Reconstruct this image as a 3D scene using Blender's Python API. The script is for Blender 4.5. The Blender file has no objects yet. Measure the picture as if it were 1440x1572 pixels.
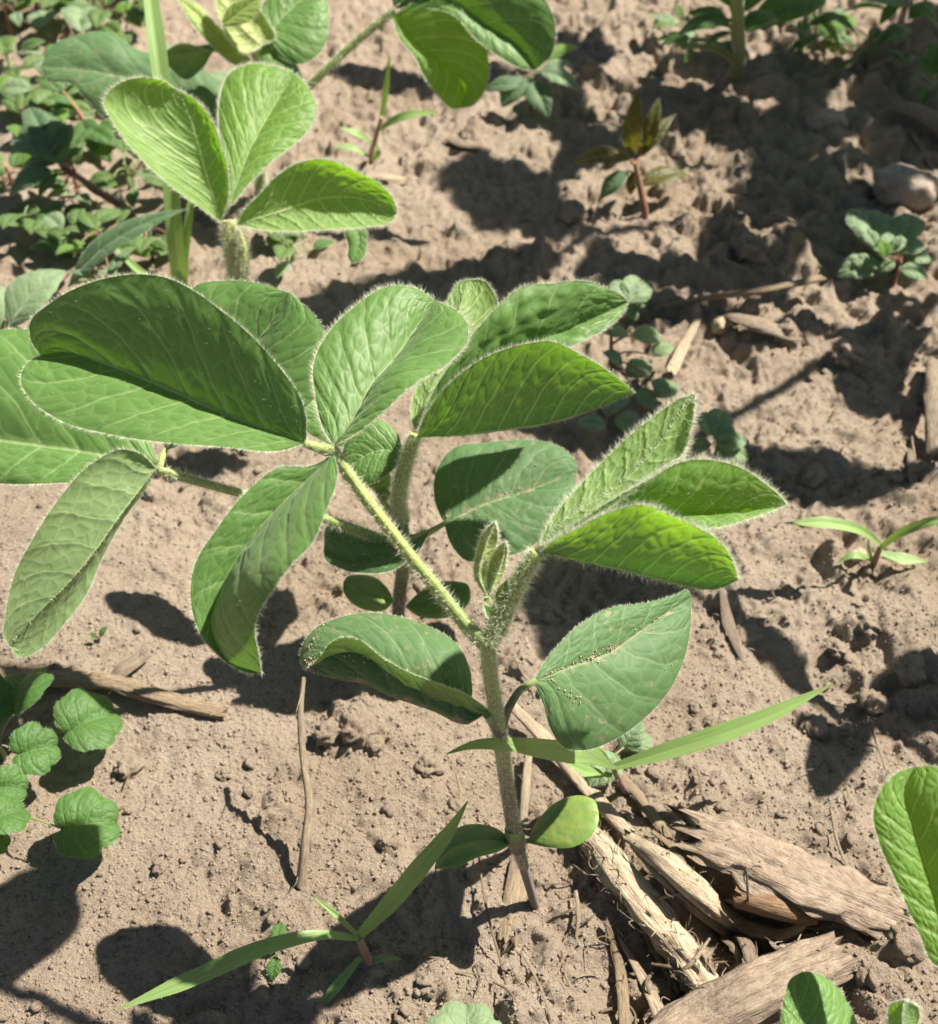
import bpy, math, random
import numpy as np
from math import radians as rad, sin, cos, pi
random.seed(7); RNG = np.random.default_rng(11)
scene = bpy.context.scene

# ------------------------------------------------------------------ camera, sky, sun, exposure
CM = 0.01
H = 28.0; TH = rad(47.0); FPX = 720/math.tan(rad(22.5))
cam_d = bpy.data.cameras.new('camera'); cam = bpy.data.objects.new('camera', cam_d)
scene.collection.objects.link(cam); scene.camera = cam
cam.location = (0, 0, H*CM); cam.rotation_euler = (pi/2-TH, 0, 0)
cam_d.sensor_fit = 'HORIZONTAL'; cam_d.sensor_width = 36; cam_d.lens = 18/math.tan(rad(22.5))
cam_d.clip_start = 0.01; cam_d.clip_end = 500
cam_d.dof.use_dof = True; cam_d.dof.focus_distance = 0.245; cam_d.dof.aperture_fstop = 28

SUN_K = np.array([-0.67, -0.34])            # ground shadow of a 1 cm post, in cm
sdir = np.array([-SUN_K[0], -SUN_K[1], 1.0]); sdir /= np.linalg.norm(sdir)
sun_el = math.asin(sdir[2]); sun_az = math.atan2(sdir[0], sdir[1])
world = bpy.data.worlds.new('World'); scene.world = world; world.use_nodes = True
wn = world.node_tree.nodes; wl_ = world.node_tree.links
bg = wn['Background']; sky = wn.new('ShaderNodeTexSky'); sky.sky_type = 'NISHITA'; sky.sun_disc = False
sky.sun_elevation = sun_el; sky.sun_rotation = sun_az
wl_.new(sky.outputs[0], bg.inputs[0]); bg.inputs[1].default_value = 0.033
sun_d = bpy.data.lights.new('sun', 'SUN'); sun = bpy.data.objects.new('sun', sun_d); scene.collection.objects.link(sun)
sun_d.energy = 5.0; sun_d.angle = rad(0.53); sun_d.color = (1.0, 0.93, 0.835)
sun.rotation_euler = (pi/2-sun_el, 0, pi-sun_az)
vs = scene.view_settings; vs.view_transform = 'Standard'; vs.look = 'None'; vs.gamma = 1; vs.use_curve_mapping = False
vs.exposure = 1.12
scene.cycles.max_bounces = 8; scene.cycles.transparent_max_bounces = 8

# ------------------------------------------------------------------ pixels of the photograph (1440x1572) to points in cm
def ray(x, y):
    a = (np.asarray(x, float)-720)/FPX; v = (np.asarray(y, float)-786)/FPX
    return np.stack([a+0*v, cos(TH)-v*sin(TH)+0*a, -sin(TH)-v*cos(TH)+0*a], -1)
CAM = np.array([0, 0, H])
def PD(x, y, d):
    return CAM + ray(x, y)*np.asarray(d, float)[..., None]
def PH(x, y, h):
    r = ray(x, y); return CAM + r*((h-H)/r[2])

# ------------------------------------------------------------------ noise
_perm = np.random.default_rng(3).permutation(512)
def _hash(ix, iy, s): return _perm[(_perm[(ix+s*37) & 511] + iy) & 511]
def perlin(x, y, s=0):
    x = np.asarray(x, float); y = np.asarray(y, float)
    ix = np.floor(x).astype(int); iy = np.floor(y).astype(int); fx = x-ix; fy = y-iy
    u = fx*fx*fx*(fx*(fx*6-15)+10); v = fy*fy*fy*(fy*(fy*6-15)+10)
    def g(dx, dy):
        a = _hash(ix+dx, iy+dy, s)*(2*pi/512.0)
        return np.cos(a)*(fx-dx)+np.sin(a)*(fy-dy)
    return 1.5*((1-v)*((1-u)*g(0, 0)+u*g(1, 0))+v*((1-u)*g(0, 1)+u*g(1, 1)))
def lumps(x, y, cell, s, rmin, rmax, dens=1.0):
    """rounded clods: one per cell, height up to its radius"""
    gx = np.floor(x/cell).astype(int); gy = np.floor(y/cell).astype(int); out = np.zeros_like(x)
    for dx in (-1, 0, 1):
        for dy in (-1, 0, 1):
            cx = gx+dx; cy = gy+dy
            h1 = _hash(cx, cy, s)/512.0; h2 = _hash(cx, cy, s+5)/512.0; h3 = _hash(cx, cy, s+9)/512.0; h4 = _hash(cx, cy, s+13)/512.0
            r = rmin+(rmax-rmin)*h3**2
            d2 = ((x-(cx+h1)*cell)**2+(y-(cy+h2)*cell)**2)/(r*r)
            out = np.maximum(out, np.where(h4 < dens, r*np.sqrt(np.clip(1-d2, 0, 1))*0.75, 0))
    return out
HOLLOWS = []                                    # (x, y, rx, ry, depth)
MOUNDS = []
def ground_h(x, y, fine=True):
    x = np.asarray(x, float); y = np.asarray(y, float)
    wx = x+0.5*perlin(x/1.7, y/1.7, 21); wy = y+0.5*perlin(x/1.7, y/1.7, 22)
    h = 0.42*perlin(x/7.5, y/7.5, 1)+0.26*perlin(wx/3.1, wy/3.1, 2)
    rough = np.clip(0.6+0.75*perlin(x/7.0, y/7.0, 15)+0.3*perlin(x/2.6, y/2.6, 16)+0.035*(x+4)+0.016*(y-13), 0.3, 2.0)
    h += rough*(0.24*perlin(wx/1.35, wy/1.35, 3)-0.10*np.abs(perlin(wx/0.9, wy/0.9, 4)))
    if fine:
        h += rough*(0.15*perlin(wx/0.55, wy/0.55, 5)-0.06*np.abs(perlin(wx/0.40, wy/0.40, 6)))
        h += (0.25+0.75*np.minimum(rough, 1.5))*0.060*perlin(wx/0.23, wy/0.23, 7)+0.028*perlin(x/0.11, y/0.11, 8)
        wx2 = x+0.12*perlin(x/0.3, y/0.3, 23); wy2 = y+0.12*perlin(x/0.3, y/0.3, 24)
        h += 0.9*lumps(wx2, wy2, 1.15, 31, 0.08, 0.6, 0.4)*rough+0.9*lumps(wx2, wy2, 0.42, 41, 0.03, 0.20, 0.65)*np.minimum(rough, 1)
        pit = np.clip(perlin(wx2/1.3+0.4*perlin(x/0.6, y/0.6, 25), wy2/0.9, 17)-0.5, 0, 1); h -= 0.5*rough*pit
    for (cx, cy, rx, ry, dp) in HOLLOWS:
        q = ((x-cx)/rx)**2+((y-cy)/ry)**2
        h = h-dp*np.exp(-q*q)
    for (cx, cy, r, hh) in MOUNDS:
        q = ((x-cx)**2+(y-cy)**2)/(r*r)
        h = h+hh*np.exp(-q)
    return h
for px, py, rx, ry, dp in [(1130, 1405, 1.5, 1.0, 1.1), (1010, 1490, 1.6, 1.3, 0.9), (1195, 1395, 1.4, 0.7, 1.1)]:
    p = PH(px, py, 0); HOLLOWS.append((p[0], p[1], rx, ry, dp))
for px, py, r, hh in [(1150, 390, 1.5, 0.7), (822, 1392, 0.6, 0.22), (1130, 130, 4, 0.5), (545, 1110, 0.9, 0.35), (1200, 525, 1.6, 0.5), (1390, 960, 1.3, 0.4)]:
    p = PH(px, py, 0); MOUNDS.append((p[0], p[1], r, hh))
def gh1(x, y): return float(ground_h(np.array([x]), np.array([y]))[0])
def G(px, py, h=0.0):
    z = h
    for _ in range(4):
        p = PH(px, py, z); z = gh1(p[0], p[1])+h
    return PH(px, py, z)

# ------------------------------------------------------------------ materials
def newmat(name):
    m = bpy.data.materials.new(name); m.use_nodes = True
    nt = m.node_tree; nt.nodes.clear()
    return m, nt, nt.nodes, nt.links
class NB:                                       # tiny node helper
    def __init__(s, nt): s.nt = nt
    def n(s, t, **kw):
        nd = s.nt.nodes.new(t)
        for k, v in kw.items(): setattr(nd, k, v)
        return nd
    def link(s, a, b): s.nt.links.new(a, b)
    def setin(s, sock, v):
        if isinstance(v, bpy.types.NodeSocket): s.link(v, sock)
        elif isinstance(v, (tuple, list)) and len(v) == 3 and sock.type == 'RGBA': sock.default_value = (*v, 1)
        else: sock.default_value = v
    def math(s, op, a, b=0.0, clamp=False):
        nd = s.n('ShaderNodeMath', operation=op); nd.use_clamp = clamp
        s.setin(nd.inputs[0], a); s.setin(nd.inputs[1], b); return nd.outputs[0]
    def sstep(s, v, lo, hi, a=0.0, b=1.0):
        nd = s.n('ShaderNodeMapRange', interpolation_type='SMOOTHSTEP')
        for i, q in enumerate((v, lo, hi, a, b)): s.setin(nd.inputs[i], q)
        return nd.outputs[0]
    def mix(s, f, a, b):
        nd = s.n('ShaderNodeMix', data_type='RGBA')
        s.setin(nd.inputs[0], f); s.setin(nd.inputs[6], a); s.setin(nd.inputs[7], b); return nd.outputs[2]
    def noise(s, vec, scale, detail=3, rough=0.55, dist=0.0):
        nd = s.n('ShaderNodeTexNoise'); nd.inputs['Scale'].default_value = scale; nd.inputs['Detail'].default_value = detail
        nd.inputs['Roughness'].default_value = rough; nd.inputs['Distortion'].default_value = dist
        if vec is not None: s.link(vec, nd.inputs['Vector'])
        return nd.outputs['Fac']
    def comb(s, x, y, z=0.0):
        nd = s.n('ShaderNodeCombineXYZ')
        for i, q in enumerate((x, y, z)): s.setin(nd.inputs[i], q)
        return nd.outputs[0]
    def bump(s, h, strength, dist, normal=None):
        nd = s.n('ShaderNodeBump'); nd.inputs['Strength'].default_value = strength; nd.inputs['Distance'].default_value = dist
        s.link(h, nd.inputs['Height'])
        if normal is not None: s.link(normal, nd.inputs['Normal'])
        return nd.outputs[0]
    def objrand(s): return s.n('ShaderNodeObjectInfo').outputs['Random']
    def pos(s): return s.n('ShaderNodeNewGeometry').outputs['Position']
    def uv(s):
        t = s.n('ShaderNodeTexCoord'); sp = s.n('ShaderNodeSeparateXYZ'); s.link(t.outputs['UV'], sp.inputs[0])
        return sp.outputs[0], sp.outputs[1], t.outputs['UV']

def leaf_mat(name, top, under, trans, vein, tw=0.38, nv=7.5, kv=0.2, rough=0.5, sheen=0.14, veinw=0.035, spec=0.35, blot=0.3, dust=0.0, vein_t=None, pucker=0.0002, par=0.0):
    m, nt, N, L = newmat(name); b = NB(nt)
    u, v, uvv = b.uv(); av = b.math('ABSOLUTE', b.math('SUBTRACT', b.math('MULTIPLY', v, 2.0), 1.0))
    um = b.n('ShaderNodeUVMap', uv_map='Vein'); sx = b.n('ShaderNodeSeparateXYZ'); b.link(um.outputs[0], sx.inputs[0]); vsn = b.math('SUBTRACT', sx.outputs[0], 1.0)
    s = b.math('MULTIPLY', vsn, nv)
    wob = b.noise(b.comb(b.math('MULTIPLY', u, 7.0), b.math('MULTIPLY', v, 5.0)), 1.0, 2)
    s = b.math('ADD', s, b.math('MULTIPLY', b.math('SUBTRACT', wob, 0.5), 0.35))
    t = b.math('ABSOLUTE', b.math('SUBTRACT', b.math('FRACT', b.math('ADD', s, 100.5)), 0.5))
    lat = b.math('MULTIPLY', b.sstep(t, 0.0, veinw*1.7, 1.0, 0.0), b.sstep(av, 0.75, 1.0, 1.0, 0.25))
    mid = b.sstep(av, 0.008, b.math('ADD', 0.018, b.math('MULTIPLY', b.math('SUBTRACT', 1.0, u), 0.035)), 1.0, 0.0)
    vo = b.n('ShaderNodeTexVoronoi', feature='DISTANCE_TO_EDGE', voronoi_dimensions='2D'); vo.inputs['Scale'].default_value = 1.0
    b.link(b.comb(b.math('MULTIPLY', b.math('ADD', b.math('MULTIPLY', vsn, 0.6), b.math('MULTIPLY', u, 0.4)), nv*2.4), b.math('MULTIPLY', v, 9.5)), vo.inputs['Vector'])
    ret = b.sstep(vo.outputs['Distance'], 0.0, 0.11, 1.0, 0.0)
    latb = b.sstep(t, 0.0, 0.22, 1.0, 0.0); retb = b.sstep(vo.outputs['Distance'], 0.0, 0.34, 1.0, 0.0)
    veins = b.math('MAXIMUM', b.math('MAXIMUM', b.math('MULTIPLY', lat, 0.8), b.math('MULTIPLY', mid, 1.25)), b.math('MULTIPLY', ret, 0.26))
    big = b.noise(b.pos(), 90.0, 4); bl = b.sstep(big, 0.35, 0.65)
    rnd = b.objrand()
    geo = b.n('ShaderNodeNewGeometry'); back = geo.outputs['Backfacing']
    c_top = b.mix(b.math('MULTIPLY', bl, blot), top, tuple(x*0.62 for x in top))
    c_top = b.mix(b.math('MULTIPLY', rnd, 0.3), c_top, tuple(x*f for x, f in zip(top, (1.25, 1.12, 0.9))))
    c_top = b.mix(b.math('MULTIPLY', veins, 0.6), c_top, vein)
    if dust > 0:
        dn = b.noise(b.pos(), 420.0, 5, 0.7); dm = b.math('MULTIPLY', b.sstep(dn, 0.56, 0.66), b.sstep(b.noise(b.pos(), 80.0, 2), 0.42, 0.6))
        c_top = b.mix(b.math('MULTIPLY', dm, dust), c_top, (0.33, 0.25, 0.17))
        nr = b.sstep(b.math('ADD', av, b.math('MULTIPLY', b.noise(b.pos(), 260.0, 4, 0.7), 0.5)), 0.34, 0.22)
        c_top = b.mix(b.math('MULTIPLY', nr, b.math('MULTIPLY', b.sstep(dn, 0.44, 0.6), 0.9)), c_top, (0.40, 0.31, 0.22))
    c_un = b.mix(b.math('MULTIPLY', bl, blot*0.6), under, tuple(x*0.75 for x in under))
    c_un = b.mix(b.math('MULTIPLY', veins, 0.75), c_un, tuple(min(1, x*1.35) for x in vein))
    col = b.mix(back, c_top, c_un)
    if par:
        pn = b.noise(b.comb(b.math('MULTIPLY', u, 2.0), b.math('MULTIPLY', v, 22.0)), 1.0, 2); col = b.mix(b.math('MULTIPLY', b.sstep(pn, 0.4, 0.62), par), col, tuple(x*0.62 for x in top)); yl = b.sstep(b.math('ADD', u, b.math('MULTIPLY', big, 0.2)), 1.02, 1.12, 0, 0.7); col = b.mix(yl, col, (0.32, 0.27, 0.12))
    tcol = b.mix(b.math('MULTIPLY', bl, 0.45), trans, tuple(x*0.6 for x in trans))
    tcol = b.mix(b.math('MULTIPLY', veins, 0.55), tcol, vein_t or tuple(min(1, x*1.5+0.05) for x in trans))
    p = b.n('ShaderNodeBsdfPrincipled'); b.link(col, p.inputs['Base Color'])
    p.inputs['Roughness'].default_value = rough; p.inputs['Specular IOR Level'].default_value = spec
    p.inputs['Sheen Weight'].default_value = sheen; p.inputs['Sheen Roughness'].default_value = 0.4; b.setin(p.inputs['Sheen Tint'], (0.85, 0.95, 0.8))
    fine = b.noise(b.pos(), 1500.0, 3)
    hgt = b.math('ADD', b.math('MULTIPLY', fine, 0.10), b.math('ADD', b.math('ADD', b.math('MULTIPLY', latb, -0.75), b.math('MULTIPLY', mid, -0.8)), b.math('MULTIPLY', retb, -0.42)))
    nrm = b.bump(hgt, 0.9, pucker); b.link(nrm, p.inputs['Normal'])
    tr = b.n('ShaderNodeBsdfTranslucent'); b.link(tcol, tr.inputs[0]); b.link(nrm, tr.inputs['Normal'])
    mx = b.n('ShaderNodeMixShader'); mx.inputs[0].default_value = tw
    b.link(p.outputs[0], mx.inputs[1]); b.link(tr.outputs[0], mx.inputs[2])
    o = b.n('ShaderNodeOutputMaterial'); b.link(mx.outputs[0], o.inputs[0])
    return m
MAT = {}
MAT['leaf'] = leaf_mat('soy_leaf', (0.122, 0.245, 0.062), (0.23, 0.335, 0.14), (0.115, 0.26, 0.012), (0.36, 0.47, 0.21), tw=0.27, nv=7.0, kv=0.32)
MAT['young'] = leaf_mat('young_soy_leaf', (0.14, 0.275, 0.055), (0.215, 0.335, 0.115), (0.33, 0.66, 0.014), (0.42, 0.54, 0.20), tw=0.41, pucker=0.0003, nv=8.0, kv=0.42, blot=0.2, veinw=0.05)
MAT['midgreen'] = leaf_mat('folded_soy_leaf', (0.13, 0.25, 0.055), (0.19, 0.30, 0.105), (0.19, 0.44, 0.012), (0.44, 0.54, 0.24), tw=0.38, pucker=0.00045, nv=8.5, kv=0.42, blot=0.35, veinw=0.05)
MAT['old'] = leaf_mat('dull_soy_leaf', (0.095, 0.19, 0.072), (0.20, 0.30, 0.08), (0.13, 0.27, 0.04), (0.25, 0.34, 0.17), tw=0.25, nv=6.0, rough=0.6, dust=0.8)
MAT['shoot'] = leaf_mat('yellow_shoot', (0.28, 0.38, 0.10), (0.36, 0.44, 0.15), (0.42, 0.54, 0.06), (0.55, 0.58, 0.3), tw=0.3, nv=7, kv=0.4, blot=0.25)
MAT['knot'] = leaf_mat('knotweed_leaf', (0.11, 0.19, 0.052), (0.15, 0.24, 0.08), (0.20, 0.36, 0.04), (0.16, 0.24, 0.10), tw=0.25, nv=4.5, kv=0.3, rough=0.5, sheen=0.1, blot=0.4)
MAT['grass'] = leaf_mat('grass_blade', (0.28, 0.435, 0.15), (0.26, 0.41, 0.14), (0.27, 0.42, 0.05), (0.28, 0.42, 0.15), tw=0.27, nv=0.4, kv=0, rough=0.42, sheen=0.05, veinw=0.01, blot=0.25, pucker=0.00008, par=0.5)
MAT['weed'] = leaf_mat('henbit_leaf', (0.072, 0.165, 0.038), (0.17, 0.30, 0.10), (0.2, 0.38, 0.05), (0.18, 0.30, 0.09), tw=0.28, nv=4.5, kv=0.3, rough=0.55, sheen=0.15, blot=0.35)
MAT['pale'] = leaf_mat('pale_weed_leaf', (0.225, 0.325, 0.18), (0.22, 0.32, 0.17), (0.28, 0.46, 0.12), (0.25, 0.36, 0.17), tw=0.28, nv=4.5, kv=0.3, rough=0.6, sheen=0.45, blot=0.45)
MAT['lance'] = leaf_mat('grey_green_leaf', (0.09, 0.17, 0.08), (0.15, 0.23, 0.12), (0.2, 0.36, 0.07), (0.34, 0.42, 0.22), tw=0.25, nv=6, rough=0.55, sheen=0.3)
MAT['redleaf'] = leaf_mat('red_edged_leaf', (0.07, 0.10, 0.025), (0.13, 0.10, 0.03), (0.24, 0.22, 0.015), (0.42, 0.13, 0.06), tw=0.3, veinw=0.06, nv=7, rough=0.4, sheen=0.1)

def cot_mat():
    m, nt, N, L = newmat('cotyledon_flesh'); b = NB(nt)
    u, v, uvv = b.uv(); av = b.math('ABSOLUTE', b.math('SUBTRACT', b.math('MULTIPLY', v, 2.0), 1.0))
    q = b.noise(b.pos(), 330.0, 4, 0.6); c = b.mix(b.sstep(q, 0.35, 0.68), (0.15, 0.25, 0.055), (0.215, 0.27, 0.06))
    c = b.mix(b.sstep(b.noise(b.pos(), 900.0, 3), 0.6, 0.72, 0, 0.3), c, (0.20, 0.19, 0.06))
    c = b.mix(b.sstep(av, 0.86, 0.97), c, (0.16, 0.28, 0.045))
    p = b.n('ShaderNodeBsdfPrincipled'); b.link(c, p.inputs['Base Color']); p.inputs['Roughness'].default_value = 0.5
    p.inputs['Subsurface Weight'].default_value = 0.35; p.inputs['Subsurface Radius'].default_value = (0.4, 1.0, 0.1); p.inputs['Subsurface Scale'].default_value = 0.001
    b.link(b.bump(q, 0.35, 0.0008), p.inputs['Normal'])
    o = b.n('ShaderNodeOutputMaterial'); b.link(p.outputs[0], o.inputs[0]); return m
MAT['cot'] = cot_mat()

def stem_mat(name, stops, stripe=0.35, rough=0.55):
    """colour runs along the stem (UV.x 0..1)"""
    m, nt, N, L = newmat(name); b = NB(nt); u, v, uvv = b.uv()
    r = b.n('ShaderNodeValToRGB'); e = r.color_ramp.elements
    e[0].position = stops[0][0]; e[0].color = (*stops[0][1], 1); e[1].position = stops[-1][0]; e[1].color = (*stops[-1][1], 1)
    for t, c in stops[1:-1]:
        k = e.new(t); k.color = (*c, 1)
    b.link(b.math('ADD', u, b.math('MULTIPLY', b.math('SUBTRACT', b.noise(b.pos(), 300.0, 3), 0.5), 0.12)), r.inputs[0])
    st = b.noise(b.comb(b.math('MULTIPLY', u, 5.0), b.math('MULTIPLY', v, 26.0)), 1.0, 3)
    c = b.mix(b.math('MULTIPLY', b.sstep(st, 0.35, 0.7), stripe), r.outputs[0], (0.42, 0.47, 0.2))
    c = b.mix(b.math('MULTIPLY', b.sstep(st, 0.62, 0.4), stripe*0.6), c, (0.09, 0.13, 0.03))
    p = b.n('ShaderNodeBsdfPrincipled'); b.link(c, p.inputs['Base Color']); p.inputs['Roughness'].default_value = rough
    p.inputs['Sheen Weight'].default_value = 0.3
    p.inputs['Subsurface Weight'].default_value = 0.15; p.inputs['Subsurface Scale'].default_value = 0.0008
    b.link(b.bump(st, 0.4, 0.0006), p.inputs['Normal'])
    o = b.n('ShaderNodeOutputMaterial'); b.link(p.outputs[0], o.inputs[0]); return m
MAT['stem_a'] = stem_mat('soy_stem', [(0.0, (0.05, 0.028, 0.045)), (0.15, (0.075, 0.045, 0.06)), (0.27, (0.14, 0.10, 0.08)), (0.55, (0.165, 0.13, 0.07)), (0.74, (0.20, 0.25, 0.07)), (1.0, (0.21, 0.30, 0.07))], 0.15)
MAT['stem'] = stem_mat('green_stem', [(0.0, (0.20, 0.26, 0.09)), (0.5, (0.25, 0.34, 0.07)), (1.0, (0.30, 0.40, 0.08))])
MAT['petiole'] = stem_mat('petiole', [(0.0, (0.19, 0.29, 0.07)), (0.6, (0.32, 0.41, 0.07)), (1.0, (0.30, 0.37, 0.10))], 0.5)
MAT['yellowstem'] = stem_mat('yellow_stem', [(0.0, (0.22, 0.28, 0.08)), (0.5, (0.40, 0.44, 0.12)), (1.0, (0.50, 0.52, 0.16))], 0.3)
MAT['redstem'] = stem_mat('red_stem', [(0.0, (0.17, 0.055, 0.045)), (0.5, (0.25, 0.09, 0.055)), (1.0, (0.28, 0.17, 0.06))], 0.1)
MAT['purple'] = stem_mat('purple_sheath', [(0.0, (0.22, 0.10, 0.10)), (0.6, (0.23, 0.07, 0.09)), (1.0, (0.20, 0.20, 0.07))], 0.12)
MAT['weedstem'] = stem_mat('weed_stem', [(0.0, (0.17, 0.17, 0.06)), (1.0, (0.19, 0.29, 0.07))], 0.15)

def hair_mat():
    m, nt, N, L = newmat('white_hair'); b = NB(nt)
    d = b.n('ShaderNodeBsdfDiffuse'); b.setin(d.inputs[0], (0.78, 0.80, 0.66)); t = b.n('ShaderNodeBsdfTranslucent'); b.setin(t.inputs[0], (0.85, 0.88, 0.7))
    mx = b.n('ShaderNodeMixShader'); mx.inputs[0].default_value = 0.5; b.link(d.outputs[0], mx.inputs[1]); b.link(t.outputs[0], mx.inputs[2])
    o = b.n('ShaderNodeOutputMaterial'); b.link(mx.outputs[0], o.inputs[0]); return m
MAT['hair'] = hair_mat()

def soil_mat(name='dry_soil', k=1.0, bd=0.0026):
    m, nt, N, L = newmat(name); b = NB(nt); P = b.pos()
    n1 = b.noise(P, 14.0, 4); n2 = b.noise(P, 160.0, 5, 0.65); n3 = b.noise(P, 1300.0, 3, 0.7); n4 = b.noise(P, 3200.0, 2, 0.6)
    c = b.mix(b.sstep(n1, 0.35, 0.65), tuple(x*k for x in (0.300, 0.236, 0.172)), tuple(x*k for x in (0.357, 0.290, 0.221)))
    c = b.mix(b.math('MULTIPLY', b.sstep(n2, 0.5, 0.72), 0.5), c, tuple(x*k for x in (0.21, 0.15, 0.11)))
    c = b.mix(b.math('MULTIPLY', b.sstep(n3, 0.56, 0.7), 0.45), c, tuple(x*k for x in (0.50, 0.42, 0.335)))
    c = b.mix(b.math('MULTIPLY', b.sstep(n3, 0.44, 0.30), 0.5), c, tuple(x*k for x in (0.16, 0.105, 0.07)))
    c = b.mix(b.sstep(n4, 0.70, 0.76, 0, 0.7), c, (0.60, 0.55, 0.48))
    p = b.n('ShaderNodeBsdfPrincipled'); b.link(c, p.inputs['Base Color']); p.inputs['Roughness'].default_value = 0.95; p.inputs['Specular IOR Level'].default_value = 0.15
    hh = b.math('ADD', b.math('MULTIPLY', b.noise(P, 750.0, 6, 0.75), 1.0), b.math('MULTIPLY', n4, 0.3))
    b.link(b.bump(hh, 1.0, bd), p.inputs['Normal'])
    o = b.n('ShaderNodeOutputMaterial'); b.link(p.outputs[0], o.inputs[0]); return m
MAT['soil'] = soil_mat('dry_soil', 1.5)
MAT['crumb'] = soil_mat('soil_grain', 1.06, 0.0008)
MAT['dust'] = soil_mat('leaf_dust', 1.35, 0.0004)

def stalk_mat(name, c1, c2, c3, fib=26.0, soil=0.35):
    m, nt, N, L = newmat(name); b = NB(nt); u, v, uvv = b.uv()
    f = b.noise(b.comb(b.math('MULTIPLY', u, 3.0), b.math('MULTIPLY', v, fib)), 1.0, 5, 0.7)
    f2 = b.noise(b.comb(b.math('MULTIPLY', u, 1.2), b.math('MULTIPLY', v, fib*2.8)), 1.0, 3, 0.6)
    c = b.mix(b.sstep(f, 0.3, 0.68), c1, c2)
    c = b.mix(b.math('MULTIPLY', b.sstep(f2, 0.55, 0.68), 0.7), c, c3)
    q = b.noise(b.pos(), 230.0, 5, 0.7); c = b.mix(b.math('MULTIPLY', b.sstep(q, 0.5, 0.66), soil), c, (0.26, 0.185, 0.13))
    p = b.n('ShaderNodeBsdfPrincipled'); b.link(c, p.inputs['Base Color']); p.inputs['Roughness'].default_value = 0.75; p.inputs['Specular IOR Level'].default_value = 0.25
    b.link(b.bump(b.math('ADD', f, b.math('MULTIPLY', f2, 0.7)), 0.85, 0.0012), p.inputs['Normal'])
    o = b.n('ShaderNodeOutputMaterial'); b.link(p.outputs[0], o.inputs[0]); return m
MAT['stalk'] = stalk_mat('dry_stalk_tan', (0.27, 0.195, 0.12), (0.44, 0.345, 0.23), (0.11, 0.07, 0.04))
MAT['grey'] = stalk_mat('weathered_stalk', (0.22, 0.165, 0.115), (0.36, 0.285, 0.21), (0.085, 0.058, 0.04), 22.0, 0.6)
MAT['pith'] = stalk_mat('pale_stalk', (0.40, 0.31, 0.20), (0.60, 0.49, 0.35), (0.18, 0.12, 0.07), 22.0, 0.3)
MAT['brown'] = stalk_mat('brown_stalk', (0.20, 0.12, 0.065), (0.31, 0.20, 0.12), (0.10, 0.06, 0.035), 14.0, 0.4)
def stone_mat(name, a, c_):
    m, nt, N, L = newmat(name); b = NB(nt); P = b.pos()
    c = b.mix(b.sstep(b.noise(P, 120.0, 5, 0.7), 0.35, 0.65), a, c_); c = b.mix(b.sstep(b.noise(P, 900.0, 3), 0.6, 0.7, 0, 0.5), c, tuple(x*0.6 for x in a))
    p = b.n('ShaderNodeBsdfPrincipled'); b.link(c, p.inputs['Base Color']); p.inputs['Roughness'].default_value = 0.75
    b.link(b.bump(b.noise(P, 500.0, 5, 0.65), 0.5, 0.001), p.inputs['Normal'])
    o = b.n('ShaderNodeOutputMaterial'); b.link(p.outputs[0], o.inputs[0]); return m
MAT['stone'] = stone_mat('stone', (0.26, 0.20, 0.16), (0.40, 0.32, 0.26))
MAT['yellowstone'] = stone_mat('yellow_stone', (0.38, 0.30, 0.17), (0.48, 0.41, 0.27))

# ------------------------------------------------------------------ mesh building
class MB:
    def __init__(s): s.V = []; s.UV = []; s.F = []; s.n = 0
    def add(s, V, faces, uv=None, mi=0):
        V = np.asarray(V, float).reshape(-1, 3); s.V.append(V)
        q = np.zeros((len(V), 3))
        if uv is not None:
            uv = np.asarray(uv, float); uv = uv.reshape(-1, uv.shape[-1]); q[:, :uv.shape[1]] = uv
        s.UV.append(q)
        for f in (faces if isinstance(faces, list) else [faces]):
            s.F.append((np.asarray(f, int)+s.n, mi))
        s.n += len(V)
def link(o): scene.collection.objects.link(o); return o
def build(name, mb, mats, parent=None, origin=None, smooth=True):
    origin = np.zeros(3) if origin is None else np.asarray(origin, float)
    V = (np.concatenate(mb.V)-origin)*CM; UV = np.concatenate(mb.UV)
    loops = np.concatenate([f.ravel() for f, _ in mb.F]); sizes = np.concatenate([np.full(len(f), f.shape[1]) for f, _ in mb.F])
    mi = np.concatenate([np.full(len(f), k) for f, k in mb.F])
    me = bpy.data.meshes.new(name); me.vertices.add(len(V)); me.vertices.foreach_set('co', V.astype(np.float32).ravel())
    me.loops.add(len(loops)); me.loops.foreach_set('vertex_index', loops.astype(np.int32))
    me.polygons.add(len(sizes)); st = np.concatenate([[0], np.cumsum(sizes)[:-1]])
    me.polygons.foreach_set('loop_start', st.astype(np.int32)); me.polygons.foreach_set('loop_total', sizes.astype(np.int32))
    me.polygons.foreach_set('material_index', mi.astype(np.int32))
    me.polygons.foreach_set('use_smooth', np.full(len(sizes), smooth, dtype=bool))
    me.update(calc_edges=True)
    uvl = me.uv_layers.new(name='UVMap'); uvl.data.foreach_set('uv', UV[loops][:, :2].astype(np.float32).ravel())
    if UV[:, 2].any():
        uv2 = me.uv_layers.new(name='Vein'); q = np.zeros((len(loops), 2)); q[:, 0] = UV[loops][:, 2]; uv2.data.foreach_set('uv', q.astype(np.float32).ravel())
    for m in (mats if isinstance(mats, (list, tuple)) else [mats]): me.materials.append(MAT[m] if isinstance(m, str) else m)
    me.validate()
    o = link(bpy.data.objects.new(name, me))
    if parent is not None: o.parent = parent
    else: o.location = origin*CM
    return o
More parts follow.
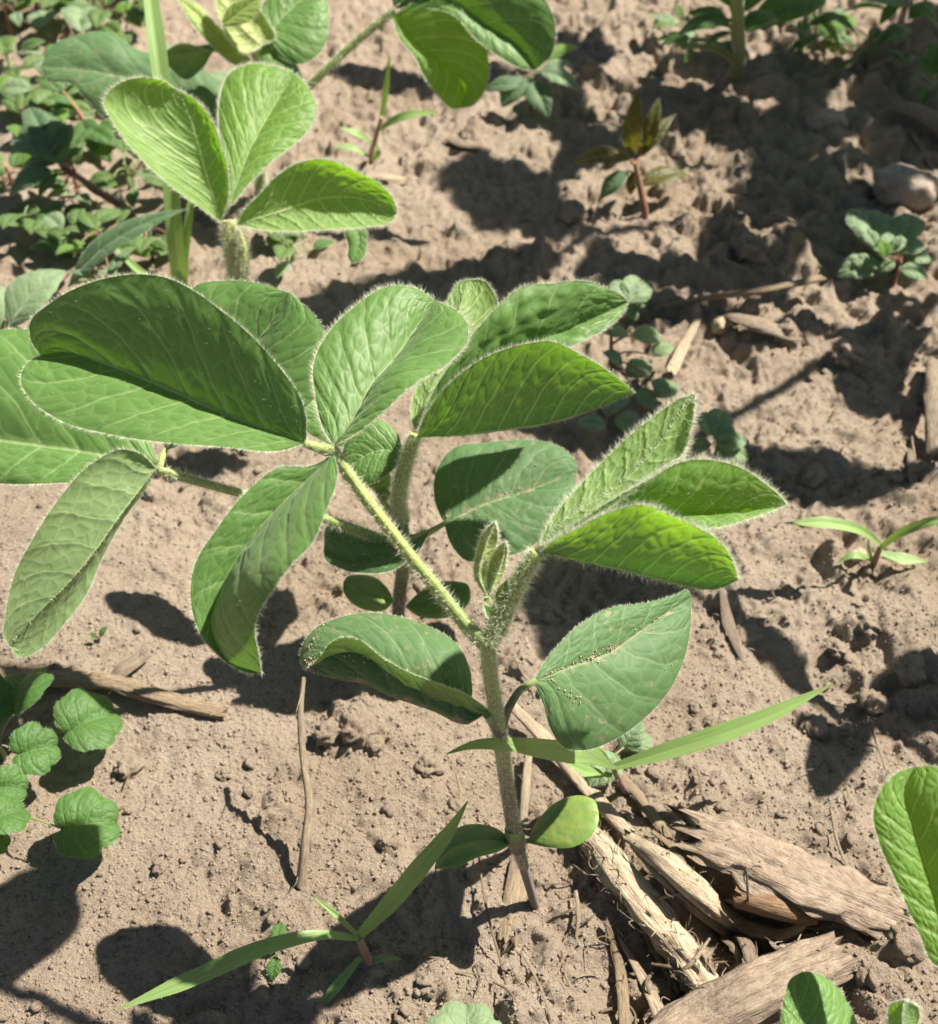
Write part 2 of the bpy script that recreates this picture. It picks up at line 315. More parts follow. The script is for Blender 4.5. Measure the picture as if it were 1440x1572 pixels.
def tag(o, label, cat, group=None, kind=None):
    o['label'] = label; o['category'] = cat
    if group: o['group'] = group
    if kind: o['kind'] = kind
    return o
class Thing:
    def __init__(s, name, base, label, cat, group=None):
        s.o = link(bpy.data.objects.new(name, None)); s.base = np.asarray(base, float); s.o.location = s.base*CM
        s.o.empty_display_size = 0.005; tag(s.o, label, cat, group)
    def part(s, name, mb, mats, parent=None): return build(name, mb, mats, parent or s.o, s.base)

def catmull(P, n):
    P = np.asarray(P, float)
    if len(P) == 2: return P[0]+(P[1]-P[0])*np.linspace(0, 1, n)[:, None]
    seg = np.maximum(np.linalg.norm(np.diff(P[:, :2], axis=0), axis=1), 1e-6)**0.5 if False else np.maximum(np.linalg.norm(np.diff(P, axis=0), axis=1), 1e-6)
    t = np.concatenate([[0], np.cumsum(seg)]); t /= t[-1]
    m = np.zeros_like(P)
    m[1:-1] = ((P[2:]-P[1:-1])/(t[2:]-t[1:-1])[:, None]*(t[1:-1]-t[:-2])[:, None]+(P[1:-1]-P[:-2])/(t[1:-1]-t[:-2])[:, None]*(t[2:]-t[1:-1])[:, None])/(t[2:]-t[:-2])[:, None]
    m[0] = (P[1]-P[0])/(t[1]-t[0]); m[-1] = (P[-1]-P[-2])/(t[-1]-t[-2])
    s = np.linspace(0, 1, n); i = np.clip(np.searchsorted(t, s, side='right')-1, 0, len(P)-2)
    h = (t[i+1]-t[i])[:, None]; q = ((s-t[i])[:, None])/h
    return (2*q**3-3*q**2+1)*P[i]+(q**3-2*q**2+q)*h*m[i]+(-2*q**3+3*q**2)*P[i+1]+(q**3-q**2)*h*m[i+1]
def unit(a): return a/np.maximum(np.linalg.norm(a, axis=-1, keepdims=True), 1e-9)

def hairs(mb, P, Nn, length, width=0.009, spread=0.5, bias=None):
    """flat tapering hairs, one triangle each"""
    n = len(P)
    if n == 0: return
    d = unit(Nn+spread*RNG.normal(size=(n, 3))+(0 if bias is None else bias))
    side = unit(np.cross(d, RNG.normal(size=(n, 3))))*width*0.5
    ln = length*(0.35+1.05*RNG.random((n, 1))**1.4)
    V = np.stack([P-side, P+side, P+d*ln+RNG.normal(size=(n, 3))*0.008], 1).reshape(-1, 3)
    mb.add(V, np.arange(3*n).reshape(-1, 3), None, 1)

def grid_faces(nu, nv, flip=False):
    i = np.arange(nu-1)[:, None]*nv+np.arange(nv-1)[None]
    q = np.stack([i, i+1, i+nv+1, i+nv], -1).reshape(-1, 4)
    return q[:, ::-1] if flip else q

def lamina(M, Lm, Rm, face='top', amp=0.035, nv_=7.5, kv=0.38, bulge=0.1, ns=17, hair=1.0, hlen=0.085, seed=0, crinkle=1.0, thick=0.0, hw=0.009, surf=1.0):
    """leaf blade between its midrib and two margins; upper side towards +normal"""
    nu = len(M); mb = MB(); v = np.concatenate([-np.linspace(1, 0, ns)[:-1], np.linspace(0, 1, ns)]); NV = len(v)
    av = np.abs(v)
    E = np.where((v < 0)[None, :, None], Lm[:, None, :], Rm[:, None, :])
    P = M[:, None, :]+(E-M[:, None, :])*av[None, :, None]
    def normals(Q):
        du = np.gradient(Q, axis=0); dv = np.gradient(Q, axis=1); n = np.cross(dv, du)
        return unit(n)*(1 if face == 'top' else -1)
    n0 = normals(P); w = np.linalg.norm(E-M[:, None, :], axis=-1)
    n0s = n0.copy()
    P = P+n0*(bulge*w*4*av*(1-av))[..., None]
    u = np.linspace(0, 1, nu)[:, None]
    Lm_ = max(1e-6, np.linalg.norm(np.diff(M, axis=0), axis=1).sum()); kL, kR = [min(0.42, 0.8*np.percentile(w[:, c], 85)/Lm_) for c in (0, -1)]
    kvv = np.where(v < 0, kL, kR)[None]*(kv > 0); vs = u-kvv*av[None]
    s = nv_*(u-kvv*av[None])+0.25*perlin(u*6+seed, v[None]*3+seed*1.7, 60)
    env = np.sin(pi*np.clip(u, 0, 1))**0.35*np.minimum(1, (1.02-av[None])*6)
    q = np.abs(np.sin(pi*s))**0.55*(0.35+0.65*np.minimum(1, av[None]*4))
    c2 = perlin(u*17-av[None]*kvv*9+seed*3.1, v[None]*7.5+seed, 61)
    wav = perlin(u*3.2+seed*2.3, v[None]*1.4+seed, 62)
    disp = env*amp*(0.62*q+0.32*crinkle*c2)+amp*1.1*wav*(0.3+av[None])*np.sin(pi*u)
    P = P+n0*disp[..., None]
    UV = np.stack([np.broadcast_to(u, (nu, NV)), np.broadcast_to(v[None]*0.5+0.5, (nu, NV)), vs+1.0], -1)
    if thick:
        tk = thick*np.sqrt(np.clip(1-av**2, 0, 1))[None]*np.sqrt(np.clip(np.sin(pi*np.clip(u, 0.0, 1.0)), 0, 1))
        A = P+n0s*tk[..., None]*0.5; B = P-n0s*tk[..., None]*0.5
        mb.add(A, grid_faces(nu, NV, face != 'top'), UV); mb.add(B, grid_faces(nu, NV, face == 'top'), UV)
        return mb
    mb.add(P, grid_faces(nu, NV, face != 'top'), UV)
    nn = normals(P)
    if hair > 0:
        size = np.linalg.norm(M[-1]-M[0])
        for col, En in ((0, Lm), (NV-1, Rm)):
            k = int(210*size*hair); t = RNG.random(k)*(nu-1.001); i = t.astype(int); f = (t-i)[:, None]
            Q = P[i, col]*(1-f)+P[i+1, col]*f
            out = unit(P[i, col]-P[i, NV//2]); tan = unit(P[np.minimum(i+1, nu-1), col]-P[i, col])
            hairs(mb, Q, out+0.35*tan+nn[i, col]*RNG.normal(size=(k, 1))*0.5, hlen, hw, 0.3)
        k = int(70*size*size*0.4*hair*surf)
        i = RNG.integers(1, nu-2, k); j = RNG.integers(1, NV-2, k); sg = np.where(RNG.random((k, 1)) < 0.5, 1.0, -1.0)
        fi = RNG.random((k, 1)); fj = RNG.random((k, 1)); Q = (P[i, j]*(1-fi)+P[i+1, j]*fi)*(1-fj)+(P[i, j+1]*(1-fi)+P[i+1, j+1]*fi)*fj
        hairs(mb, Q, nn[i, j]*sg*0.8+0.5*unit(P[np.minimum(i+1, nu-1), j]-P[i, j]), hlen*0.75, hw*0.5, 0.3)
        k = int(60*size*hair)                                             # along the midrib below
        i = RNG.integers(1, nu-1, k); hairs(mb, P[i, NV//2], -nn[i, NV//2]*0.9, hlen*0.9, hw, 0.5)
    mb.P = P; mb.N = nn
    return mb

def pleaf(mid, L, R, d, dL=0.0, dR=0.0, arch=0.0, nu=60, name='?', pw=0.7, **kw):
    """leaf from midrib and margins (pixels) with its own depth: d=(base,tip) cm along the view, dL/dR how far each margin recedes"""
    mid = np.array(mid, float); L = np.array(L, float); R = np.array(R, float)
    dirn = mid[-1]-mid[0]; c = L.mean(0)-mid.mean(0)
    if dirn[0]*c[1]-dirn[1]*c[0] > 0: L, R, dL, dR = R, L, dR, dL; swapped = True
    else: swapped = False
    m2 = catmull(mid, nu); u = np.linspace(0, 1, nu)
    dm = d[0]+(d[1]-d[0])*u+arch*4*u*(1-u)
    M = PD(m2[:, 0], m2[:, 1], dm)
    def side(Q, dd):
        q = catmull(np.vstack([mid[:1], Q, mid[-1:]]), nu)
        return PD(q[:, 0], q[:, 1], dm+dd*np.sin(pi*u)**pw)
    Lm = side(L, dL); Rm = side(R, dR)
    if DIAG:
        ln = np.linalg.norm(np.diff(M, axis=0), axis=1).sum()
        print('leaf %-22s len %.1f wL %.1f wR %.1f  z base %.1f tip %.1f minL %.1f minR %.1f' % (name, ln, np.linalg.norm(Lm-M, axis=1).max(), np.linalg.norm(Rm-M, axis=1).max(), M[0, 2], M[-1, 2], Lm[:, 2].min(), Rm[:, 2].min()))
    lam = lamina(M, Lm, Rm, **kw)
    if DIAG and hasattr(lam, 'N'):
        Nn = lam.N*(1 if kw.get('face', 'top') == 'top' else -1); q = Nn@sdir; h = q.shape[1]//2
        print('   sun on L %.2f  on R %.2f (screen swap %s)' % (np.median(q[8:-8, 3:h-3]), np.median(q[8:-8, h+3:-3]), swapped))
    return lam
DIAG = True

def tube(mb, pts, radii, ns=10, n=40, groove=0.0, flat=1.0, hair=0.0, hlen=0.1, hbias=None, cap=True, hw=0.009, mi=0, bare=0.0):
    C = catmull(pts, n); r = np.interp(np.linspace(0, 1, n), np.linspace(0, 1, len(radii)), radii)
    T = unit(np.gradient(C, axis=0)); ref = np.array([0, 1.0, 0.15]) if abs(T[:, 2]).mean() > 0.6 else np.array([0, 0, 1.0])
    A = unit(np.cross(T, ref)); B = np.cross(A, T)
    a = np.linspace(0, 2*pi, ns+1); rr = 1+groove*np.cos(a*3+0.6)
    ring = A[:, None]*(np.cos(a)*rr)[None, :, None]+B[:, None]*(np.sin(a)*rr*flat)[None, :, None]
    P = C[:, None]+ring*r[:, None, None]
    UV = np.stack(np.broadcast_arrays(np.linspace(0, 1, n)[:, None], (a/(2*pi))[None]), -1)
    F = [grid_faces(n, ns+1)]
    mb.add(P, F, UV, mi)
    if cap:
        for k in (0, n-1):
            cc = np.vstack([P[k, :-1], C[k:k+1]]); j = np.arange(ns)
            f = np.stack([j, (j+1) % ns, np.full(ns, ns)], 1); mb.add(cc, f if k else f[:, ::-1], np.tile([k/(n-1), 0.5], (ns+1, 1)), mi)
    if hair:
        ln = np.linalg.norm(np.diff(C, axis=0), axis=1).sum(); k = int(hair*ln*np.mean(r)*2*pi)
        i = RNG.integers(int(bare*(n-1)), n-1, k); j = RNG.integers(0, ns, k); fi = RNG.random((k, 1)); fj = RNG.random((k, 1))
        Q = (P[i, j]*(1-fi)+P[i+1, j]*fi)*(1-fj)+(P[i, j+1]*(1-fi)+P[i+1, j+1]*fi)*fj
        hairs(mb, Q, unit(ring[i, j])+0.25*T[i], hlen, hw, 0.3, hbias)
    return C
def blade(mid, w, fold=0.15, name='blade', nu=50, tilt=0.7, **kw):
    """grass blade or strap leaf: centre line in pixels with depth, half widths in pixels"""
    mid = np.array(mid, float); C = catmull(mid, nu); t = unit(np.gradient(C[:, :2], axis=0)); nrm = np.stack([t[:, 1], -t[:, 0]], -1)
    ww = np.interp(np.linspace(0, 1, nu), np.linspace(0, 1, len(w)), w)[:, None]
    M = PD(C[:, 0], C[:, 1], C[:, 2]); l = C[:, :2]+nrm*ww; r = C[:, :2]-nrm*ww
    off = fold*ww[:, 0]/FPX*C[:, 2]
    kw.setdefault('hair', 0.05); kw.setdefault('hlen', 0.035); kw.setdefault('amp', 0.006); kw.setdefault('ns', 6); kw.setdefault('bulge', 0.0); kw.setdefault('surf', 0.3)
    tl = tilt*nrm[:, 1]*ww[:, 0]/FPX*C[:, 2]
    return lamina(M, PD(l[:, 0], l[:, 1], C[:, 2]-off-tl), PD(r[:, 0], r[:, 1], C[:, 2]-off+tl), **kw)

def gleaf(b, t, ratio=0.6, shape='ovate', up=(0, -0.15, 1), arch=0.12, cup=0.12, scal=0, nu=26, **kw):
    """small leaf from base and tip points (cm)"""
    b = np.asarray(b, float); t = np.asarray(t, float); ax = t-b; ln = np.linalg.norm(ax); ax = ax/ln
    up = np.asarray(up, float); s = unit(np.cross(ax, up)); n = np.cross(s, ax)
    u = np.linspace(0, 1, nu); M = b+ax*(u*ln)[:, None]+n*(arch*ln*4*u*(1-u))[:, None]
    if shape == 'round':
        ph = (1-u)*rad(152); r = ln*(0.56+0.44*np.cos(ph))*(0.93+0.15*np.abs(np.sin(ph*scal/2+0.3))**0.7 if scal else 1.0)
        r = r*ratio/0.62 if False else r
        lon = r*np.cos(ph); lat = r*np.sin(ph)*ratio/0.6
    else:
        pk = dict(ovate=0.42, lance=0.4, obovate=0.62, oval=0.5)[shape]; e = np.log(0.5)/np.log(pk)
        lat = ln*ratio*0.5*np.sin(pi*u**e)**(0.8 if shape != 'lance' else 1.15)
        if scal: lat = lat*(1-0.10*(np.abs(((u*scal) % 1)-0.0)))
        lon = u*ln
    base = b+ax*lon[:, None]+n*(arch*ln*4*np.clip(u, 0, 1)*(1-u)+cup*lat)[:, None]
    kw.setdefault('hair', 0.25); kw.setdefault('hlen', 0.05); kw.setdefault('amp', 0.02*ln/1.5); kw.setdefault('ns', 8); kw.setdefault('bulge', 0.12); kw.setdefault('nv_', 4.5); kw.setdefault('kv', 0.3)
    return lamina(M, base-s[None]*lat[:, None], base+s[None]*lat[:, None], **kw)

_ico = None
def ico(sub):
    t = (1+5**.5)/2
    V = np.array([(-1, t, 0), (1, t, 0), (-1, -t, 0), (1, -t, 0), (0, -1, t), (0, 1, t), (0, -1, -t), (0, 1, -t), (t, 0, -1), (t, 0, 1), (-t, 0, -1), (-t, 0, 1)], float)
    F = [(0, 11, 5), (0, 5, 1), (0, 1, 7), (0, 7, 10), (0, 10, 11), (1, 5, 9), (5, 11, 4), (11, 10, 2), (10, 7, 6), (7, 1, 8), (3, 9, 4), (3, 4, 2), (3, 2, 6), (3, 6, 8), (3, 8, 9), (4, 9, 5), (2, 4, 11), (6, 2, 10), (8, 6, 7), (9, 8, 1)]
    V = list(unit(V))
    for _ in range(sub):
        mid = {}; G2 = []
        def m(a, b):
            k = (min(a, b), max(a, b))
            if k not in mid: V.append(unit(V[a]+V[b])); mid[k] = len(V)-1
            return mid[k]
        for a, b, c in F:
            x, y, z = m(a, b), m(b, c), m(c, a); G2 += [(a, x, z), (b, y, x), (c, z, y), (x, y, z)]
        F = G2
    return np.array(V), np.array(F)
I0, I1, I3 = ico(0), ico(1), ico(3)
def grains(mb, P, size, base=I0, jit=0.28, mi=0):
    V0, F0 = base; n = len(P); size = np.asarray(size).reshape(-1, 1, 1)
    V = V0[None]*(1+jit*RNG.normal(size=(n, len(V0), 1)))*np.array([1, 1, 0.75])*(0.7+0.6*RNG.random((n, 1, 3)))
    a = RNG.random(n)*2*pi; c, s = np.cos(a)[:, None], np.sin(a)[:, None]
    V = np.stack([V[..., 0]*c-V[..., 1]*s, V[..., 0]*s+V[..., 1]*c, V[..., 2]], -1)*size+P[:, None]
    F = (F0[None]+(np.arange(n)*len(V0))[:, None, None]).reshape(-1, 3); mb.add(V, F, None, mi)
def rock(center, rx, ry, rz, rotz=0, seed=0, rough=0.18, facet=0.0):
    V, F = I3; V = V.copy(); k = 1+rough*(perlin(V[:, 0]*1.6+seed, V[:, 1]*1.6+V[:, 2]*1.3+seed, 70)+0.5*perlin(V[:, 0]*4+seed, V[:, 2]*4+V[:, 1]*3, 71))
    V = V*k[:, None]
    if facet: V = np.sign(V)*np.abs(V)**(1-facet)
    V = V*np.array([rx, ry, rz]); c, s = cos(rotz), sin(rotz)
    V = np.stack([V[:, 0]*c-V[:, 1]*s, V[:, 0]*s+V[:, 1]*c, V[:, 2]], -1)+center
    mb = MB(); mb.add(V, F, np.zeros((len(V), 2))); return mb

# ------------------------------------------------------------------ ground
def axis(lo, hi, step_fn, out):
    c = [lo]
    while c[-1] < hi: c.append(c[-1]+step_fn(c[-1]))
    k = []; s = 0.3; x = hi
    while x < out: x += s; s *= 1.35; k.append(x)
    k2 = []; s = 0.3; x = lo
    while x > -out: x -= s; s *= 1.35; k2.append(x)
    return np.array(k2[::-1]+c+k)
gx = axis(-30.0, 30.0, lambda x: 0.058 if abs(x) < 14 else 0.10, 4000); gy = axis(4.5, 72.0, lambda y: 0.05+0.0016*max(0, y-8.5), 4000)
X, Y = np.meshgrid(gx, gy)
far = np.clip((np.maximum(np.abs(X)-30, np.maximum(Y-72, 4.5-Y)))/10.0, 0, 1)
Z = ground_h(X, Y)*(1-far)
mb = MB(); mb.add(np.stack([X, Y, Z], -1), grid_faces(len(gy), len(gx)))
g = build('ground', mb, 'soil'); g['kind'] = 'structure'; g['label'] = 'dry sandy brown field soil with small clods and pits'
del X, Y, Z
def in_view(n):
    px = RNG.uniform(-200, 1640, n); py = RNG.uniform(-40, 1760, n); r = ray(px, py); t = (0-H)/r[:, 2]; P = CAM+r*t[:, None]
    P[:, 2] = ground_h(P[:, 0], P[:, 1]); return P
mb = MB()
P = in_view(105000); sz = 0.010+0.045*RNG.random(len(P))**3.2; P[:, 2] += sz*0.25; grains(mb, P, sz, I0, 0.36)
P = in_view(1600); P = P[perlin(P[:, 0]/2.5, P[:, 1]/2.5, 80) > -0.1]; sz = 0.05+0.13*RNG.random(len(P))**3; P[:, 2] += sz*0.2; grains(mb, P, sz, I1, 0.2, mi=1)
o = build('soil_crumbs', mb, ['crumb', 'soil']); tag(o, 'loose crumbs of dry soil strewn over the field', 'soil crumbs', None, 'stuff')

# ------------------------------------------------------------------ soybean plants
def stem_part(T, pts, radii, mat='stem', hair=230, name='stem', parent=None, hlen=0.1, ns=12, n=40, groove=0.07, hw=0.009, bare=0.0):
    mb = MB(); tube(mb, pts, radii, ns, n, groove, hair=hair, hlen=hlen*1.25, hw=hw*1.35, bare=bare); return T.part(name, mb, [mat, 'hair'], parent)
def px3(l): return [PD(np.array(x), np.array(y), np.array(d)) for x, y, d in l]
def dirt_on(T, leafobj, lam, paths, n=60, spread=0.05):
    """soil crumbs caught on a leaf: paths = list of (u0,v0,u1,v1) over the blade"""
    mb = MB(); nu, NV = lam.P.shape[:2]
    for (u0, v0, u1, v1, k) in paths:
        k = max(6, int(k*1.5))
        t = RNG.random(k)**0.8; u = np.clip(u0+(u1-u0)*t+RNG.normal(size=k)*0.008, 0.01, 0.99); v = np.clip(v0+(v1-v0)*t+RNG.normal(size=k)*spread, -0.98, 0.98)
        i = (u*(nu-1)).astype(int); j = ((v*0.5+0.5)*(NV-1)).astype(int); sg = np.sign(lam.N[i, j]@ (CAM-lam.P[i, j]).T).diagonal()[:, None]
        grains(mb, lam.P[i, j]+lam.N[i, j]*sg*0.015+RNG.normal(size=(k, 3))*0.012, 0.004+0.022*RNG.random(k)**5, I0)
    return T.part('dirt', mb, 'dust', leafobj)

# --- the plant in the middle of the picture
baseA = G(820, 1387)
A = Thing('soybean_plant', baseA, 'hairy soybean seedling in the middle with purplish stem base and two dusty lower leaves', 'soybean plant', 'soybean plants in the field')
b0 = PH(820, 1387, 0); 
stem_part(A, [baseA+[0.15, 0, -0.8], baseA+[0.02, 0, 0.0], PH(806, 1335, 1.6), PH(792, 1285, 3.3), PH(776, 1190, 5.8), PH(766, 1115, 8.1), PH(754, 1040, 9.8), PH(748, 985, 11.0)],
          [0.14, 0.125, 0.13, 0.165, 0.16, 0.155, 0.155, 0.15, 0.145, 0.145], 'stem_a', 520, n=70, hlen=0.07, hw=0.007, bare=0.24)
mbn = MB(); tube(mbn, [PH(796, 1305, 2.9), PH(791, 1288, 3.25), PH(788, 1270, 3.7)], [0.17, 0.245, 0.2], 12, 12)
A.part('stem_node', mbn, 'stem_a')
for mid, U, Lw, d in [([(784, 1296), (745, 1294), (700, 1305), (667, 1334)], [(772, 1278), (735, 1265), (703, 1270), (678, 1302)], [(764, 1308), (735, 1316), (695, 1332)], (26.65, 25.9)),
                      ([(810, 1294), (840, 1275), (880, 1256), (919, 1246)], [(828, 1258), (862, 1227), (893, 1221), (914, 1230)], [(842, 1301), (880, 1300), (908, 1282), (919, 1262)], (26.6, 26.3))]:
    lam = pleaf(mid, U, Lw, d, 0.45, -0.55, name='cotyledon A', amp=0.012, thick=0.24, hair=0, bulge=0.05, ns=12, nu=36, crinkle=2.0)
    A.part('cotyledon', lam, 'cot')
# left first leaf, folded like a taco
nodeA1 = PH(766, 1115, 8.1)
pt = A.part('unifoliate_leaf', (lambda m: (tube(m, [PH(768, 1125, 7.95), PD(758, 1112, 22.95), PD(748, 1098, 22.6)], [0.13, 0.10, 0.08], 8, 14, hair=260, hlen=0.07), m)[1])(MB()), ['stem_a', 'hair'])
lam = pleaf([(752, 1092), (716, 1112), (664, 1092), (600, 1070), (556, 1050), (510, 1042), (468, 1030)],
            [(728, 1080), (722, 1030), (705, 993), (664, 964), (620, 948), (568, 940), (520, 948), (482, 966), (464, 992), (461, 1012)],
            [(735, 1078), (716, 1066), (670, 1050), (620, 1030), (580, 1004), (558, 984), (535, 978), (508, 987), (492, 1008)],
            (22.7, 23.6), 0.9, -0.75, name='A uni left', amp=0.03, hair=0.8, hlen=0.06, bulge=0.22)
lf = A.part('blade', lam, ['old', 'hair'], pt)
dirt_on(A, lf, lam, [(0.35, 0.25, 0.95, 0.3, 140), (0.8, 0.9, 0.99, 0.2, 120), (0.9, -0.5, 0.99, 0.5, 90), (0.45, 0.1, 0.8, 0.06, 80)], spread=0.09)
# right first leaf
pt = A.part('unifoliate_leaf', (lambda m: (tube(m, [PH(768, 1118, 8.05), PD(782, 1085, 22.9), PD(800, 1058, 22.9), PD(823, 1045, 23.0)], [0.13, 0.095, 0.08, 0.07], 8, 20, hair=220, hlen=0.06), m)[1])(MB()), ['stem_a', 'hair'])
lam = pleaf([(819, 1047), (869, 1025), (942, 997), (966, 980), (1002, 955), (1061, 916)],
            [(833, 1021), (861, 985), (898, 952), (942, 932), (994, 925), (1035, 913), (1056, 906)],
            [(831, 1073), (843, 1114), (866, 1147), (900, 1151), (938, 1138), (982, 1110), (1022, 1069), (1047, 1021), (1060, 965)],
            (23.1, 25.8), 0.0, -0.1, name='A uni right', amp=0.05, hair=0.6, hlen=0.055, bulge=0.1, nv_=6)
lf = A.part('blade', lam, ['old', 'hair'], pt)
dirt_on(A, lf, lam, [(0.02, 0.0, 0.6, 0.0, 110), (0.03, 0.05, 0.25, 0.45, 70), (0.3, -0.08, 0.5, -0.08, 50), (0.25, 0.4, 0.28, 0.5, 20), (0.7, 0.75, 0.75, 0.8, 15), (0.6, -0.05, 0.8, -0.1, 20)], spread=0.05)
# left trifoliate leaf
nodeT = PD(748, 985, 21.0)
pt = stem_part(A, px3([(748, 990, 21.0), (722, 966, 20.95), (680, 915, 20.9), (610, 828, 20.8), (545, 742, 20.75), (508, 688, 20.75)]), [0.15, 0.125, 0.115, 0.11, 0.105, 0.12], 'petiole', 450, 'trifoliate_leaf', n=60, hlen=0.11, groove=0.12)
mbp = MB(); tube(mbp, px3([(512, 694, 20.75), (490, 688, 20.7), (466, 680, 20.6)]), [0.12, 0.10, 0.07], 8, 14, hair=420, hlen=0.12)
A.part('petiolule', mbp, ['petiole', 'hair'], pt)
lam = pleaf([(470, 680), (370, 646), (224, 584), (160, 558), (100, 541), (62, 545)],
            [(469, 635), (413, 545), (344, 480), (241, 424), (142, 433), (78, 465), (46, 496), (50, 528)],
            [(440, 690), (344, 688), (172, 667), (85, 641), (46, 612), (32, 582), (42, 558)],
            (20.6, 21.8), -0.8, -0.6, name='A tri left', amp=0.04, nv_=5.5, kv=0.3, bulge=0.03, nu=80, ns=22)
A.part('leaflet', lam, ['leaf', 'hair'], pt)
lam = pleaf([(513, 684), (542, 645), (572, 590), (606, 551), (645, 495), (668, 462)],
            [(500, 665), (484, 607), (481, 564), (507, 508), (546, 469), (589, 442), (640, 444)],
            [(546, 667), (589, 632), (641, 585), (692, 551), (716, 525), (718, 500), (695, 473)],
            (20.7, 22.6), 0.15, -1.0, name='A tri top', amp=0.045, hlen=0.12, hair=1.6, nu=70, ns=20, bulge=0.1)
A.part('leaflet', lam, ['leaf', 'hair'], pt)
lam = pleaf([(512, 697), (470, 737), (396, 815), (342, 900), (324, 965), (345, 1010), (402, 1034)],
            [(482, 714), (428, 718), (381, 753), (331, 815), (299, 869), (293, 920), (311, 978), (342, 1012), (382, 1033)],
            [(517, 715), (498, 796), (486, 827), (436, 881), (406, 924), (393, 955), (397, 1000)],
            (20.75, 20.3), -0.2, -2.2, -0.2, name='A tri droop', amp=0.035, hair=0.9, nu=70, ns=20, bulge=0.05)
A.part('leaflet', lam, ['leaf', 'hair'], pt)
# right trifoliate leaf, still small
pt = stem_part(A, px3([(750, 988, 21.0), (768, 955, 20.9), (793, 900, 20.7), (824, 848, 20.5)]), [0.17, 0.155, 0.15, 0.13], 'stem', 1000, 'trifoliate_leaf', n=40, hlen=0.13)
lam = pleaf([(829, 848), (890, 862), (966, 880), (1042, 898), (1103, 905), (1134, 890)],
            [(850, 830), (886, 813), (942, 787), (990, 777), (1030, 791), (1067, 807), (1099, 827), (1122, 855)],
            [(840, 843), (886, 838), (966, 835), (1042, 845), (1100, 868), (1125, 880)],
            (20.4, 20.2), -0.85, 1.0, name='B1', face='under', amp=0.055, hair=1.7, hlen=0.15, bulge=0.12)
A.part('leaflet', lam, ['young', 'hair'], pt)
lam = pleaf([(829, 843), (915, 815), (1000, 798), (1060, 795), (1135, 788), (1208, 775)],
            [(880, 805), (950, 757), (994, 735), (1043, 711), (1095, 708), (1139, 719), (1178, 745), (1200, 765)],
            [(900, 825), (985, 812), (1050, 808), (1098, 809), (1165, 791)],
            (20.6, 21.2), -0.85, -0.5, name='B2', amp=0.055, hair=1.6, hlen=0.15, bulge=0.1)
A.part('leaflet', lam, ['young', 'hair'], pt)
lam = pleaf([(827, 840), (880, 790), (950, 745), (1002, 691), (1047, 632), (1067, 605)],
            [(840, 808), (895, 737), (950, 686), (1000, 643), (1040, 614)],
            [(880, 812), (980, 748), (1022, 717), (1047, 699), (1060, 662), (1067, 622)],
            (20.5, 21.0), 0.4, -0.7, name='B3', face='under', amp=0.055, hair=1.7, hlen=0.15, bulge=0.1)
A.part('leaflet', lam, ['young', 'hair'], pt)
# shoot tip: two folded leaflets on a short stalk
pt = stem_part(A, px3([(757, 985, 21.0), (757, 950, 20.9), (748, 915, 20.75)]), [0.12, 0.09, 0.08], 'stem', 500, 'shoot_tip', n=20, hlen=0.12)
for mid, L_, R_, dl in [([(747, 915), (735, 885), (742, 845), (760, 801)], [(729, 885), (733, 845), (748, 812)], [(752, 880), (760, 845), (763, 815)], 0.3),
                       ([(750, 915), (762, 885), (772, 855), (776, 832)], [(748, 880), (760, 850), (770, 836)], [(768, 890), (776, 860), (778, 840)], 0.2)]:
    lam = pleaf(mid, L_, R_, (20.75, 20.6), dl, dl, name='bud A', face='under', amp=0.01, hair=3.0, hlen=0.11, bulge=0.3, nu=36, ns=10)
    A.part('folded_leaflet', lam, ['shoot', 'hair'], pt)
for (x0, y0, x1, y1) in [(768, 930, 778, 890), (752, 948, 742, 928)]:
    A.part('stipule', gleaf(PD(x0, y0, 20.85), PD(x1, y1, 20.6), 0.4, 'ovate', hair=2, hlen=0.08), ['young', 'hair'], pt)

# --- second plant, right behind
baseB = G(612, 962)
B = Thing('soybean_plant', baseB, 'soybean seedling right behind the middle one, a leaflet drooping at the left edge', 'soybean plant', 'soybean plants in the field')
stem_part(B, [baseB-[0, 0, 0.8], baseB, PH(614, 915, 1.6), PH(620, 860, 3.3), PH(620, 825, 4.3), PH(617, 795, 5.0)], [0.18, 0.18, 0.2, 0.19, 0.18, 0.16], 'stem_a', 300)
for mid, U, Lw, d in [([(604, 924), (580, 920), (550, 908), (527, 894)], [(596, 905), (575, 886), (548, 882), (532, 886)], [(592, 936), (565, 938), (540, 925), (527, 908)], (33.2, 32.4)),
                      ([(622, 932), (650, 930), (690, 915), (722, 905)], [(640, 912), (675, 893), (705, 893), (718, 897)], [(640, 945), (670, 950), (705, 940), (722, 920)], (33.3, 33.0))]:
    B.part('cotyledon', pleaf(mid, U, Lw, d, 0.3, -0.4, name='cot B', amp=0.012, thick=0.26, hair=0, ns=10, nu=30), 'cot')
pt = B.part('unifoliate_leaf', (lambda m: (tube(m, [PD(620, 838, 31.5), PD(645, 825, 31.4), PD(684, 803, 31.5)], [0.12, 0.10, 0.07], 8, 14, hair=300, hlen=0.1), m)[1])(MB()), ['stem', 'hair'])
lam = pleaf([(682, 804), (740, 776), (800, 757), (850, 738), (887, 722)],
            [(668, 770), (670, 725), (695, 690), (745, 680), (810, 675), (855, 684), (880, 703)],
            [(690, 830), (715, 860), (760, 857), (810, 842), (850, 803), (880, 760)], (31.5, 32.2), 0.75, -0.7, name='B uni right', amp=0.05, hair=0.6, hlen=0.06)
lf = B.part('blade', lam, ['old', 'hair'], pt)
